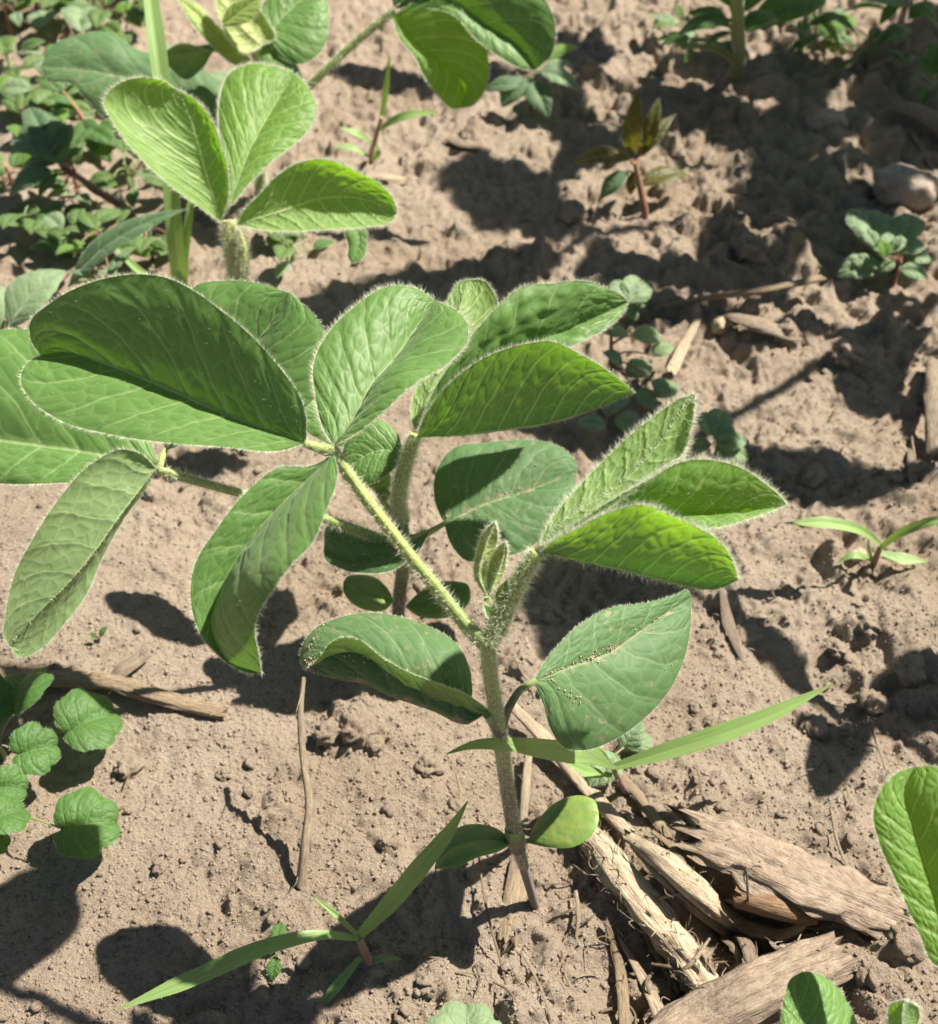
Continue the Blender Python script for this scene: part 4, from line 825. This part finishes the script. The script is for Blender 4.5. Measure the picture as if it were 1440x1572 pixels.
def clump(name, base, n, spread, h, lab, group, mat, shape, ratio, up=0.0, ln=(28, 55), stem='weedstem', r=0.07, scal=0):
    bx, by = base; lv = []
    for k in range(n):
        a = rs.uniform(0, 2*pi); q = spread*rs.uniform(0.15, 0.75); l = rs.uniform(*ln); hb = h*rs.uniform(0.25, 0.9)
        x = bx+q*cos(a); y = by-up*hb/h+0.55*q*sin(a); a2 = a+rs.normal()*0.5
        lv.append((x, y, hb, x+l*cos(a2), y+l*0.6*sin(a2)-4, max(0.15, hb+rs.uniform(-0.5, 0.6)), shape, ratio*rs.uniform(0.8, 1.2), rs.choice(['knot', 'knot', 'knot', 'weed', 'young', 'pale'])))
    return weed(name, base, lab, 'weed', lv, mat, stem, group, r=r, hub=h*0.8, scal=scal)
for nm, base, n, sp, h, lab, up, mt, sh, ra, st in [
    ('knotweed', (60, 30), 13, 70, 2.6, 'leafy knotweed filling the top left corner', 60, 'weed', 'ovate', 0.5, 'redstem'),
    ('knotweed', (150, 45), 11, 70, 2.2, 'low knotweed along the top edge between the corner and the soybean shoot', 50, 'weed', 'ovate', 0.5, 'redstem'),
    ('knotweed', (20, 120), 9, 50, 2.0, 'dark shaded knotweed at the left edge under the corner clump', 40, 'weed', 'ovate', 0.55, 'weedstem'),
    ('knotweed', (165, 400), 15, 80, 1.9, 'dark knotweed tangled behind the long grey green leaf', 50, 'weed', 'ovate', 0.5, 'redstem'),
    ('knotweed', (200, 290), 9, 60, 1.6, 'small knotweed between the trailing stem and the soybean fan', 40, 'weed', 'oval', 0.5, 'weedstem'),
    ('knotweed', (235, 400), 10, 60, 1.8, 'knotweed crowded around the foot of the tall grass', 45, 'weed', 'ovate', 0.5, 'redstem'),
    ('knotweed', (110, 95), 12, 60, 2.2, 'dark knotweed behind the round shaded leaf at the upper left', 40, 'weed', 'ovate', 0.5, 'redstem'),
    ('knotweed', (40, 200), 11, 55, 1.6, 'bushy knotweed at the left edge beneath the trailing stem', 30, 'weed', 'ovate', 0.6, 'weedstem'),
    ('knotweed', (120, 300), 11, 60, 1.5, 'knotweed with small dark leaves between trailing stem and long grey green leaf', 35, 'weed', 'ovate', 0.55, 'redstem'),
    ('knotweed', (190, 120), 10, 55, 1.8, 'knotweed at the foot of the shoot between dark leaf and tall grass', 40, 'weed', 'ovate', 0.5, 'weedstem'),
    ('knotweed', (300, 300), 10, 60, 1.6, 'shaded knotweed under the fan of three leaflets', 40, 'weed', 'ovate', 0.5, 'redstem'),
    ('knotweed', (20, 60), 10, 60, 2.4, 'tall knotweed at the very left of the top corner', 60, 'weed', 'ovate', 0.5, 'redstem'),
    ('knotweed', (215, 20), 10, 60, 2.4, 'knotweed at the top edge left of the yellow soybean shoot', 50, 'weed', 'ovate', 0.5, 'weedstem'),
    ('knotweed', (85, 165), 12, 60, 1.8, 'knotweed in front of the dark round leaf near the left edge', 35, 'knot', 'ovate', 0.6, 'redstem'),
    ('knotweed', (250, 230), 10, 60, 1.8, 'dark knotweed close behind the left leaflet of the fan', 40, 'knot', 'ovate', 0.5, 'weedstem'),
    ('knotweed', (20, 290), 10, 55, 1.4, 'crowded knotweed at the left edge level with the fan of leaflets', 30, 'knot', 'ovate', 0.6, 'redstem'),
    ('knotweed', (120, 390), 12, 70, 1.7, 'dark leafy knotweed at the root of the long grey green leaf', 45, 'knot', 'ovate', 0.55, 'weedstem'),
    ('knotweed', (330, 190), 9, 55, 1.6, 'shaded knotweed under the shoot of the top soybean plant', 35, 'knot', 'ovate', 0.5, 'weedstem'),
    ('knotweed', (100, 15), 12, 70, 2.4, 'bushy knotweed on the top edge right of the corner', 55, 'knot', 'ovate', 0.5, 'redstem'),
    ('knotweed', (1330, 95), 11, 70, 2.0, 'low leafy weed beneath the dense purple stemmed weed at the top right', 45, 'weed', 'ovate', 0.45, 'weedstem'),
    ('knotweed', (1250, 55), 10, 70, 2.2, 'leafy weed at the top edge between the thick stem and the corner', 50, 'weed', 'ovate', 0.45, 'weedstem'),
    ('knotweed', (1060, 70), 9, 55, 1.8, 'small leafy weed left of the thick upright stem at the top', 45, 'weed', 'ovate', 0.5, 'weedstem'),
    ('knotweed', (60, 350), 8, 55, 1.4, 'low dark knotweed on the shaded soil near the left edge', 35, 'weed', 'ovate', 0.5, 'weedstem')]:
    clump(nm, base, n, sp, h, lab, 'knotweeds at the upper left' if base[0] < 700 else 'low weeds at the top right', mt, sh, ra, up, stem=st)
clump('knotweed', (450, 400), 8, 60, 1.2, 'shaded knotweed behind the yellow hairy stem', 'knotweeds by the soybean row', 'weed', 'ovate', 0.45, 30)
weed('broadleaf_weed', (815, 165), 'bluish broadleaf weed tucked under the broad backlit leaflets at the top', 'weed', [
    (805, 120, 1.6, 770, 165, 0.7, 'ovate', 0.7), (815, 125, 1.5, 842, 180, 0.5, 'ovate', 0.6), (830, 110, 1.8, 890, 140, 1.2, 'ovate', 0.5, 'pale'), (835, 95, 2.0, 888, 72, 2.2, 'ovate', 0.4, 'young'), (835, 105, 1.9, 880, 100, 1.8, 'ovate', 0.45, 'pale'), (800, 130, 1.4, 745, 140, 1.0, 'ovate', 0.6)], 'lance', 'weedstem', hub=1.6, scal=0, r=0.1)
# tall weeds along the top right edge
weed('tall_weed', (1130, 122), 'tall weed with a thick upright green stem at the top right', 'weed', [
    (1120, 40, 4.0, 1055, 20, 4.4), (1122, 50, 3.6, 1080, 75, 2.8), (1118, 30, 4.6, 1040, 55, 3.8), (1138, 40, 4.0, 1195, 30, 4.0), (1128, 80, 2.2, 1105, 65, 2.2), (1060, 60, 2.8, 1012, 72, 2.2), (1055, 70, 2.2, 1025, 50, 2.6), (1135, 20, 5.0, 1170, -30, 5.6), (1122, 10, 5.2, 1075, -20, 5.8), (1130, -20, 7.0, 1100, -90, 8.0), (1132, -25, 7.0, 1190, -80, 7.8), (1066, 72, 1.8, 1052, 95, 1.0)], 'weed', 'weedstem', 'tall weeds at the top right', shape='ovate', ratio=0.55, scal=0, top=(1133, -50, 8.0), r=0.24)
weed('tall_weed', (1225, 80), 'broad leaved weed with one big pale edged leaf right of the thick stem', 'weed', [
    (1268, -5, 3.6, 1145, 50, 2.4, 'ovate', 0.5), (1240, 40, 2.2, 1300, 30, 2.4, 'ovate', 0.35), (1262, 20, 3.0, 1320, 70, 1.2, 'lance', 0.3), (1245, 50, 1.6, 1225, 85, 0.5, 'ovate', 0.5, 'young'), (1255, 30, 2.6, 1290, 85, 1.0, 'lance', 0.3, 'young')], 'weed', 'weedstem', 'tall weeds at the top right', hub=2.6, scal=0, r=0.12)
weed('tall_weed', (1375, 60), 'dense weed with purple stem and light broad leaves in the top right corner', 'weed', [
    (1390, 10, 3.4, 1320, 0, 3.4, 'ovate', 0.5, 'pale'), (1400, 10, 3.4, 1440, 45, 2.4, 'ovate', 0.55), (1385, 0, 3.6, 1350, 40, 2.4, 'ovate', 0.5), (1395, 30, 2.6, 1435, 5, 3.0, 'ovate', 0.5), (1380, 40, 1.8, 1345, 75, 1.0, 'lance', 0.35), (1400, 0, 4.0, 1430, -40, 4.6, 'ovate', 0.5), (1370, 20, 2.4, 1290, 20, 2.6, 'lance', 0.3, 'young')], 'weed', 'purple', 'tall weeds at the top right', hub=3.0, scal=0, r=0.14)
weed('tall_weed', (1432, 160), 'leafy weed at the right edge below the corner', 'weed', [
    (1430, 120, 1.8, 1408, 85, 2.4, 'ovate', 0.5), (1428, 130, 1.4, 1400, 120, 1.4, 'lance', 0.35, 'young'), (1430, 140, 1.0, 1415, 165, 0.5, 'lance', 0.35), (1435, 115, 2.0, 1460, 80, 2.6, 'ovate', 0.5), (1430, 110, 2.2, 1440, 60, 3.0, 'ovate', 0.45), (1425, 135, 1.2, 1405, 150, 0.8, 'lance', 0.3, 'young')], 'weed', 'weedstem', 'tall weeds at the top right', hub=2.0, scal=0, r=0.1)

# ------------------------------------------------------------------ dry stalks, husks and straw
def stalk(name, pts, radii, label, cat, mat='stalk', flat=0.6, ns=22, n=50, rag=0.25, ridge=0.08, splinters=0, group=None, seed=0, sink=0.15, hang=(), hollow=False, bump=0.0, crumbs=0):
    """pts: (px, py, height of the underside above the ground)"""
    P = []
    for k, q in enumerate(pts):
        r = radii[min(k, len(radii)-1)]*flat; P.append(G(q[0], q[1], q[2]+r*(1-sink)) if len(q) == 3 else np.array(q[:3]))
    mb = MB(); C = catmull(P, n); r = np.interp(np.linspace(0, 1, n), np.linspace(0, 1, len(radii)), radii)
    T = unit(np.gradient(C, axis=0)); A_ = unit(np.cross(T, [0, 0, 1.0])); B_ = np.cross(A_, T)
    a = np.linspace(0, 2*pi, ns+1); u = np.linspace(0, 1, n)[:, None]; ln = np.linalg.norm(np.diff(C, axis=0), axis=1).sum()
    aa = np.broadcast_to(a[None], (n, ns+1)); per = np.cos(aa)*2.2, np.sin(aa)*2.2
    k = 1+ridge*(np.sin(aa*7+seed)*0.6+np.sin(aa*11+seed*2.1)*0.5)+ridge*1.6*perlin(u*ln*0.9+per[0]*0.8+seed, per[1]*0.9+seed*1.3, 75)+bump*perlin(u*ln*1.6+per[0]+seed, per[1]+u*2, 76)
    ring = A_[:, None]*(np.cos(aa)*k)[..., None]+B_[:, None]*(np.sin(aa)*k*flat)[..., None]
    V = C[:, None]+ring*r[:, None, None]
    jag = rag*(perlin(a*3+seed, a*0+seed, 77)+0.7*perlin(a*7+seed, a*0+2, 78)); jag[-1] = jag[0]
    for e, s in ((0, -1), (1, -0.6), (n-1, 1), (n-2, 0.6)): V[e] += T[e][None]*(s*jag)[:, None]*(r[e]/0.3+0.3)
    UV = np.stack([u*ln+0*aa, aa/(2*pi)+0*u], -1); mb.add(V, grid_faces(n, ns+1), UV)
    for e in (0, n-1):
        j = np.arange(ns); inner = C[e]+T[e]*(0.35*r[e] if e == 0 else -0.35*r[e])*(2.5 if hollow else 1)
        f = np.stack([j, j+1, np.full(ns, ns+1)], 1); mb.add(np.vstack([V[e], inner]), f if e else f[:, ::-1], np.vstack([UV[e], [[0, .5]]]))
    for q in range(splinters):
        i = RNG.integers(2, n-2); j = RNG.integers(0, ns); p = V[i, j]; d = unit(unit(ring[i, j])*RNG.uniform(0.1, 0.55)+T[i]*RNG.choice([-1, 1])*RNG.uniform(0.5, 1)+RNG.normal(size=3)*0.2)
        L_ = RNG.uniform(0.12, 0.5); w = RNG.uniform(0.007, 0.022)
        tube(mb, [p-d*0.05, p+d*L_*0.5+RNG.normal(size=3)*0.03, p+d*L_+RNG.normal(size=3)*0.09], [w, w*0.8, w*0.3], 5, 8); mb.UV[-3] = mb.UV[-3]*[0.4, 0.15, 0]+[RNG.random()*9, RNG.random(), 0]
    if crumbs:
        i = RNG.integers(2, n-2, crumbs*3); j = RNG.integers(0, ns, crumbs*3); ok = (unit(ring[i, j])[:, 2] > 0.3) & (perlin(V[i, j, 0]/0.35, V[i, j, 1]/0.35, 90) > 0.12); i, j = i[ok], j[ok]
        Q = V[i, j]*0.5+V[i+1, j+1]*0.5+RNG.normal(size=(len(i), 3))*[0.06, 0.06, 0]; grains(mb, Q, 0.007+0.03*RNG.random(len(i))**4, I0, 0.35, mi=1)
    base = C[0]
    o = build(name, mb, [mat, 'crumb'], None, base); tag(o, label, cat, group); return o
gS = 'dry stalk pieces in the residue heap'
stalk('stalk_piece', [(1062, 1282, 0.12), (1130, 1305, 0.25), (1215, 1345, 0.25), (1300, 1380, 0.18), (1390, 1415, -0.05)], [0.62, 0.72, 0.75, 0.72, 0.6], 'wide weathered flat slab of stalk, topmost of the residue heap at the lower right', 'dry stalk', 'grey', 0.36, 48, 80, 0.45, 0.10, 8, gS, 1, bump=0.2, crumbs=420)
stalk('stalk_piece', [(1010, 1620, 0.25), (1060, 1575, 0.25), (1150, 1525, 0.3), (1290, 1465, 0.05)], [0.62, 0.62, 0.60, 0.55], 'thick smooth greyish stalk lying across the bottom edge below the residue heap', 'dry stalk', 'grey', 0.62, 30, 60, 0.25, 0.07, 6, gS, 2, bump=0.08, crumbs=160)
stalk('stalk_piece', [(880, 1255, 0.05), (930, 1315, 0.2), (985, 1385, 0.35), (1040, 1450, 0.3), (1098, 1535, 0.1)], [0.30, 0.38, 0.42, 0.42, 0.36], 'shredded pale stalk bristling with fibres in the middle of the residue heap', 'dry stalk', 'pith', 0.6, 26, 60, 0.5, 0.2, 220, gS, 3, bump=0.2, crumbs=60)
stalk('stalk_piece', [(965, 1285, 0.25), (1030, 1330, 0.55), (1090, 1385, 0.65), (1150, 1425, 0.5), (1200, 1435, 0.55), (1255, 1403, 0.8)], [0.16, 0.30, 0.36, 0.28, 0.17, 0.07], 'tapering bent stalk with a hooked tip resting on the residue heap', 'dry stalk', 'pith', 0.6, 22, 60, 0.3, 0.14, 40, gS, 4, crumbs=60)
stalk('stalk_piece', [(1085, 1395, 0.55), (1125, 1430, 0.55), (1155, 1478, 0.5), (1168, 1528, 0.45)], [0.14, 0.22, 0.2, 0.12], 'curved grey strip of stalk hanging over the dark hollow', 'dry stalk', 'grey', 0.35, 16, 40, 0.4, 0.1, 10, gS, 5)
stalk('stalk_piece', [(1130, 1372, -0.1), (1190, 1388, 0.0), (1245, 1400, 0.0)], [0.34, 0.36, 0.36], 'smooth brown hollow stalk end deep under the weathered slab', 'dry stalk', 'brown', 0.85, 22, 30, 0.3, 0.04, 2, gS, 6, hollow=True)
stalk('stalk_piece', [(1000, 1320, 0.05), (1060, 1375, 0.15), (1130, 1440, 0.1)], [0.3, 0.33, 0.26], 'broad tan husk lying under the bent stalk', 'dry stalk', 'stalk', 0.4, 20, 40, 0.4, 0.12, 30, gS, 7)
stalk('stalk_piece', [(785, 1082, 0.5), (850, 1150, 0.35), (905, 1215, 0.15), (965, 1280, 0.05)], [0.16, 0.21, 0.22, 0.18], 'pale stalk running diagonally behind the front soybean stem into the heap', 'dry stalk', 'pith', 0.6, 18, 50, 0.3, 0.1, 14, gS, 8)
stalk('stalk_piece', [(948, 1185, 0.1), (990, 1235, 0.1), (1035, 1300, 0.1)], [0.13, 0.17, 0.12], 'slender tan stalk leaning from the grass foot toward the heap', 'dry stalk', 'stalk', 0.6, 14, 36, 0.3, 0.1, 12, gS, 9)
stalk('stalk_piece', [(930, 1415, 0.25), (948, 1470, 0.2), (962, 1590, 0.05)], [0.07, 0.14, 0.16], 'thin split husk standing at the left of the heap near the bottom edge', 'dry stalk', 'stalk', 0.4, 12, 40, 0.4, 0.15, 12, gS, 10)
stalk('stalk_piece', [(950, 1440, 0.15), (985, 1500, 0.1), (1025, 1590, 0.05)], [0.05, 0.16, 0.2], 'papery husk strip right of the split husk at the bottom edge', 'dry stalk', 'pith', 0.25, 12, 40, 0.3, 0.1, 6, gS, 11)
stalk('stalk_piece', [(800, 1305, 0.0), (792, 1370, 0.05), (780, 1445, 0.0)], [0.2, 0.29, 0.26], 'tan husk chip lying at the foot of the front soybean stem', 'dry stalk', 'stalk', 0.35, 18, 40, 0.35, 0.1, 8, None, 12)
stalk('stalk_piece', [(812, 1160, 0.3), (806, 1215, 0.15), (803, 1268, 0.05)], [0.11, 0.13, 0.12], 'short pale stub right beside the front soybean stem', 'dry stalk', 'pith', 0.8, 14, 30, 0.2, 0.06, 3, None, 13)
stalk('stalk_piece', [(-40, 1030, 0.1), (60, 1042, 0.12), (160, 1046, 0.15), (250, 1072, 0.1), (345, 1096, 0.0)], [0.22, 0.25, 0.27, 0.25, 0.2], 'long tan stalk lying on the soil at the left edge above the henbit', 'dry stalk', 'stalk', 0.6, 22, 60, 0.3, 0.11, 10, None, 14, crumbs=60)
stalk('stalk_piece', [(160, 1050, 0.1), (185, 1030, 0.2), (218, 1008, 0.15)], [0.1, 0.28, 0.22], 'triangular husk chip leaning on the long stalk at the left', 'husk chip', 'grey', 0.2, 14, 24, 0.3, 0.05, 0, None, 15)
stalk('stick', [(462, 1360, -0.2), (468, 1300, 0.6), (474, 1230, 1.3), (466, 1170, 2.0), (461, 1100, 2.9), (466, 1040, 3.6)], [0.16, 0.12, 0.1, 0.09, 0.08, 0.06], 'thin pale dry stick standing upright left of the front soybean plant', 'stick', 'pith', 0.9, 12, 50, 0.1, 0.1, 5, None, 16, sink=0)
stalk('stick', [(1008, 472, 0.05), (1080, 458, 0.3), (1160, 447, 0.5), (1262, 427, 0.6)], [0.1, 0.17, 0.18, 0.17], 'straight brown stick lying on the soil left of the pale mint weed at the right', 'stick', 'stalk', 0.7, 14, 40, 0.2, 0.06, 3, None, 17)
stalk('husk_chip', [(1030, 572, 0.3), (1050, 530, 0.3), (1072, 490, 0.2)], [0.24, 0.24, 0.13], 'pale flat husk chip between the weeds and the straight brown stick', 'husk chip', 'pith', 0.3, 16, 30, 0.35, 0.06, 0, None, 18)
stalk('stalk_piece', [(1375, 165, 0.1), (1405, 172, 0.2), (1440, 192, 0.15), (1500, 250, 0.1)], [0.42, 0.5, 0.5, 0.45], 'thick rounded stalk end behind the big stone at the right edge', 'dry stalk', 'grey', 0.85, 20, 40, 0.1, 0.04, 0, None, 19)
stalk('stalk_piece', [(1434, 555, 0.2), (1432, 620, 0.25), (1434, 705, 0.1)], [0.3, 0.32, 0.28], 'grey stalk piece cut off by the right edge', 'dry stalk', 'grey', 0.6, 18, 30, 0.3, 0.08, 3, None, 20)
stalk('stick', [(1335, 105, 0.8), (1380, 85, 1.2), (1445, 55, 1.6)], [0.14, 0.15, 0.13], 'grey stick slanting under the weeds in the top right corner', 'stick', 'grey', 0.8, 12, 30, 0.2, 0.06, 2, None, 21)
stalk('stalk_piece', [(1110, 480, 0.15), (1170, 500, 0.25), (1225, 520, 0.1)], [0.2, 0.45, 0.3], 'shaded brown husk under the straight brown stick', 'husk chip', 'grey', 0.3, 18, 30, 0.4, 0.12, 4, None, 22, bump=0.15)
stalk('stalk_piece', [(1400, 205, 0.1), (1425, 245, 0.1), (1450, 300, 0.05)], [0.16, 0.2, 0.18], 'grey splinter lying beside the big stone at the right edge', 'dry stalk', 'grey', 0.6, 12, 30, 0.3, 0.1, 3, None, 23)
stalk('husk_chip', [(690, 212, 0.1), (720, 222, 0.15), (752, 232, 0.1)], [0.25, 0.4, 0.2], 'shaded husk chip on the soil below the broad backlit leaflet', 'husk chip', 'grey', 0.25, 14, 24, 0.3, 0.08, 0, None, 24)
stalk('husk_chip', [(560, 268, 0.1), (590, 272, 0.15), (625, 275, 0.1)], [0.2, 0.3, 0.15], 'sunlit pale husk chip at the tip of the upper left leaflet fan', 'husk chip', 'pith', 0.3, 14, 24, 0.3, 0.08, 0, None, 25)
stalk('husk_chip', [(1398, 690, 0.1), (1402, 730, 0.2), (1406, 765, 0.1)], [0.1, 0.18, 0.12], 'small husk chip on the bare soil at the right', 'husk chip', 'grey', 0.3, 12, 24, 0.3, 0.08, 0, None, 26)
stalk('husk_chip', [(1108, 905, 0.05), (1120, 960, 0.25), (1138, 1010, 0.05)], [0.08, 0.2, 0.06], 'thin brown leaf scrap standing edgewise on the soil right of the dusty leaf', 'leaf scrap', 'grey', 0.25, 14, 24, 0.2, 0.05, 0, None, 27)
# single straws
straws = [([(733, 1300, 0.2), (748, 1400, 0.3), (772, 1490, 0.1), (792, 1580, 0.1)], 0.035, 'thin straw running down to the bottom edge left of the husk chip'),
          ([(884, 1368, 0.3), (888, 1400, 0.2), (884, 1440, 0.0)], 0.06, 'short straw stub below the right cotyledon'),
          ([(800, 1460, 0.1), (835, 1530, 0.1), (850, 1580, 0.1)], 0.03, 'hair thin straw near the bottom edge right of the husk chip'),
          ([(1070, 1180, 0.2), (1085, 1240, 0.1), (1100, 1270, 0.05)], 0.03, 'fine straw sticking out of the soil above the heap'),
          ([(1275, 1240, 0.5), (1285, 1290, 0.3), (1300, 1330, 0.0)], 0.05, 'pale straw tuft piece left of the bright corner leaf'),
          ([(1290, 1180, 0.4), (1300, 1210, 0.2), (1307, 1240, 0.0)], 0.035, 'fine straw above the weathered slab'),
          ([(1330, 1090, 0.2), (1345, 1140, 0.1), (1362, 1190, 0.0)], 0.03, 'thin straw on the bare soil right of the long grass blade'),
          ([(1268, 1120, 0.2), (1290, 1125, 0.15), (1315, 1130, 0.0)], 0.035, 'small pale straw just under the tip of the long grass blade'),
          ([(700, 1185, 0.4), (706, 1215, 0.2), (710, 1250, 0.0)], 0.03, 'fine straw left of the front soybean stem'),
          ([(1150, 1405, 0.4), (1148, 1370, 1.0), (1146, 1335, 1.5)], 0.05, 'pointed splinter sticking up between slab and bent stalk'),
          ([(1010, 1380, 0.5), (1040, 1372, 0.8), (1070, 1374, 0.9)], 0.05, 'curved fibre bridging the shredded stalk and the bent stalk'),
          ([(1030, 1500, 0.4), (1060, 1480, 0.8), (1090, 1440, 0.9)], 0.06, 'forked splinter above the dark hollow'),
          ([(1000, 1480, 0.3), (1035, 1485, 0.6), (1050, 1487, 0.6)], 0.05, 'stubby broken straw over the dark hollow'),
          ([(1400, 670, 0.1), (1402, 685, 0.2), (1406, 705, 0.1)], 0.035, 'small curled straw by the right edge'),
          ([(1360, 480, 0.1), (1368, 495, 0.2), (1376, 515, 0.1)], 0.04, 'small straw on the soil below the pale mint weed'),
          ([(960, 870, 0.1), (940, 900, 0.2), (925, 930, 0.1)], 0.035, 'fine straw in the shade behind the right shoot'),
          ([(790, 1010, 0.2), (800, 1030, 0.2), (830, 1060, 0.3)], 0.04, 'pale fibre behind the front stem at its first leaves'),
          ([(1200, 250, 0.1), (1215, 258, 0.15), (1230, 262, 0.1)], 0.05, 'pale straw bit in the upper right shade'),
          ([(190, 1210, 0.1), (200, 1185, 0.2), (210, 1160, 0.2)], 0.03, 'fine straw on the shaded soil right of the henbit'),
          ([(1190, 325, 0.1), (1225, 345, 0.3), (1245, 362, 0.1)], 0.06, 'short straw on the dark soil above the straight brown stick'),
          ([(1100, 395, 0.2), (1140, 410, 0.5), (1170, 425, 0.3)], 0.05, 'curved root straw behind the straight brown stick')]
for k, (pts, r, lab) in enumerate(straws):
    stalk('straw', pts, [r*0.8, r, r*0.5], lab, 'straw', 'pith' if k % 3 else 'stalk', 0.8, 8, 26, 0.1, 0.05, 0, 'single straws', 30+k)

rs2 = np.random.default_rng(9)
def bits(n, cx, cy, sx, sy, lab, group, lo, hi, seed):
    for k in range(n):
        x = cx+rs2.normal()*sx; y = cy+rs2.normal()*sy; a = rs2.uniform(0, 2*pi); l = rs2.uniform(lo, hi); b = rs2.normal()*0.3
        h = rs2.uniform(0.0, 0.35)
        pts = [(x-l*cos(a), y-l*0.7*sin(a), 0.05), (x+l*0.2*b, y+l*0.3*b, 0.08+h*0.4), (x+l*cos(a+b), y+l*0.7*sin(a+b), 0.04+h)]
        stalk('straw', pts, [rs2.uniform(0.015, 0.05)*q for q in (0.8, 1, 0.4)], lab, 'straw', ('pith', 'stalk', 'grey')[k % 3], 0.7, 7, 16, 0.15, 0.08, 0, group, seed+k)
bits(34, 1040, 1400, 85, 75, 'short loose fibre lying in the heap of dry stalk residue', 'loose fibres in the residue heap', 14, 48, 200)
bits(22, 840, 1490, 110, 60, 'short loose straw bit on the soil near the bottom edge beside the heap', 'straw bits near the bottom edge', 10, 38, 300)
bits(26, 1260, 700, 110, 330, 'tiny straw bit lying loose on the bare soil at the right', 'straw bits on the bare soil', 7, 24, 400)
for k, (pts, rr, mt) in enumerate([([(905, 1290, 0.3), (960, 1370, 0.55), (1015, 1455, 0.5), (1060, 1530, 0.25)], [0.05, 0.1, 0.1, 0.05], 'pith'), ([(1000, 1275, 0.2), (1040, 1310, 0.35), (1060, 1350, 0.5)], [0.06, 0.1, 0.05], 'stalk'), ([(970, 1300, 0.5), (1010, 1345, 0.75), (1075, 1400, 0.85)], [0.05, 0.08, 0.05], 'pith'),
                                  ([(1110, 1440, 0.3), (1135, 1475, 0.35), (1140, 1505, 0.3)], [0.08, 0.11, 0.05], 'stalk'), ([(1180, 1440, 0.3), (1200, 1455, 0.35), (1235, 1445, 0.3)], [0.05, 0.09, 0.05], 'pith'), ([(980, 1410, 0.1), (1000, 1450, 0.2), (1040, 1520, 0.15)], [0.06, 0.1, 0.07], 'stalk'), ([(1060, 1440, 0.5), (1085, 1470, 0.6), (1100, 1500, 0.5)], [0.04, 0.08, 0.03], 'pith')]):
    stalk('husk_strip', pts, rr, 'narrow split strip of husk tangled in the residue heap', 'husk strip', mt, 0.4, 10, 30, 0.5, 0.12, 10, 'husk strips in the residue heap', 500+k)

# ------------------------------------------------------------------ stones and clods
def stone(px, py, rx, ry, rz, lab, name='stone', mat='stone', rot=0.0, seed=0, sink=0.35, group=None, facet=0.15, rough=0.18, cat='stone'):
    p = G(px, py, 0); p = p+np.array([0, 0, rz*(1-2*sink)])
    o = build(name, rock(p, rx, ry, rz, rot, seed, rough, facet), mat, None, p); tag(o, lab, cat, group)
stone(1385, 298, 1.45, 1.1, 0.85, 'big light brown stone lying half buried at the right edge', seed=2, rot=-0.3, sink=0.3)
stone(1105, 506, 0.42, 0.36, 0.34, 'small yellowish angular stone beside the straight brown stick', 'stone', 'yellowstone', 0.5, 4, 0.2)
stone(1268, 190, 1.0, 0.7, 0.55, 'dull brown stone lying in the shade at the upper right', seed=6, sink=0.4)
stone(1316, 855, 0.28, 0.22, 0.2, 'tiny pale stone at the foot of the right grass seedling', 'pebble', 'yellowstone', 0.4, 8, 0.3)
clods = [(1150, 388, 0.75, 0.6, 'knobby soil clod on the dark soil above the straight brown stick'), (505, 1128, 0.42, 0.32, 'crumbly soil clod right of the upright stick'), (548, 1120, 0.55, 0.4, 'large crumbly clod under the folded dusty leaf'), (575, 1145, 0.3, 0.22, 'small clod in front of the crumbly clods'),
         (1338, 1080, 0.4, 0.28, 'soil clod right of the long grass blade tip'), (1250, 1120, 0.4, 0.3, 'soil clod below the long grass blade'), (1395, 1030, 0.45, 0.3, 'broad soil clod at the right edge'), (1330, 965, 0.38, 0.34, 'upright soil clod left of the broad one at the right edge'), (1285, 1000, 0.25, 0.2, 'pale little clod on the bare soil at the right'),
         (660, 1180, 0.35, 0.25, 'soil clod left of the front stem'), (200, 1180, 0.4, 0.25, 'shaded clod between henbit and upright stick'), (1250, 735, 0.5, 0.3, 'low clod right of the right fan of leaflets'), (700, 1240, 0.22, 0.16, 'little clod beside the left cotyledon'), (1390, 1450, 0.5, 0.3, 'loose clod left of the bright corner leaf'), (1340, 1500, 0.35, 0.25, 'clod between slab and the dark corner leaf'),
         (880, 330, 0.6, 0.4, 'clod on the soil left of the red seedling'), (1300, 545, 0.6, 0.4, 'clod below the pale mint weed'), (1010, 800, 0.4, 0.3, 'clod hidden behind the right fan of leaflets'), (345, 1190, 0.2, 0.14, 'tiny clod on the sunlit soil at the lower left'), (660, 1510, 0.3, 0.18, 'small clod near the bottom edge right of the grass'), (245, 1330, 0.22, 0.14, 'tiny clod at the shadow edge at the lower left')]
for k, (px, py, r, rz, lab) in enumerate(clods):
    stone(px, py, r, r*0.85, rz, lab, 'soil_clod', 'soil', k*0.7, 20+k*3, 0.35, 'soil clods', 0.05, 0.45, 'soil clod')

for dx, dy, rot, sc, lab in [(23.5, 18.5, -0.6, 1.0, 'soybean seedling standing outside the right edge beside the bare soil'), (33.0, 34.0, 2.2, 1.15, 'soybean seedling outside the right edge below the stone'),
                             (28.5, 44.5, 1.5, 1.7, 'soybean plant outside the right edge behind the stone'), (28.0, 53.0, -0.5, 1.7, 'soybean plant outside the right edge level with the corner weeds'),
                             (33.0, 63.0, 0.2, 2.0, 'soybean plant outside the top right corner'), (36.0, 57.0, 0.9, 2.2, 'soybean plant farther outside the top right corner')]:
    dup(A, dx, dy, rot, lab, sc)
print('objects', len(bpy.data.objects))
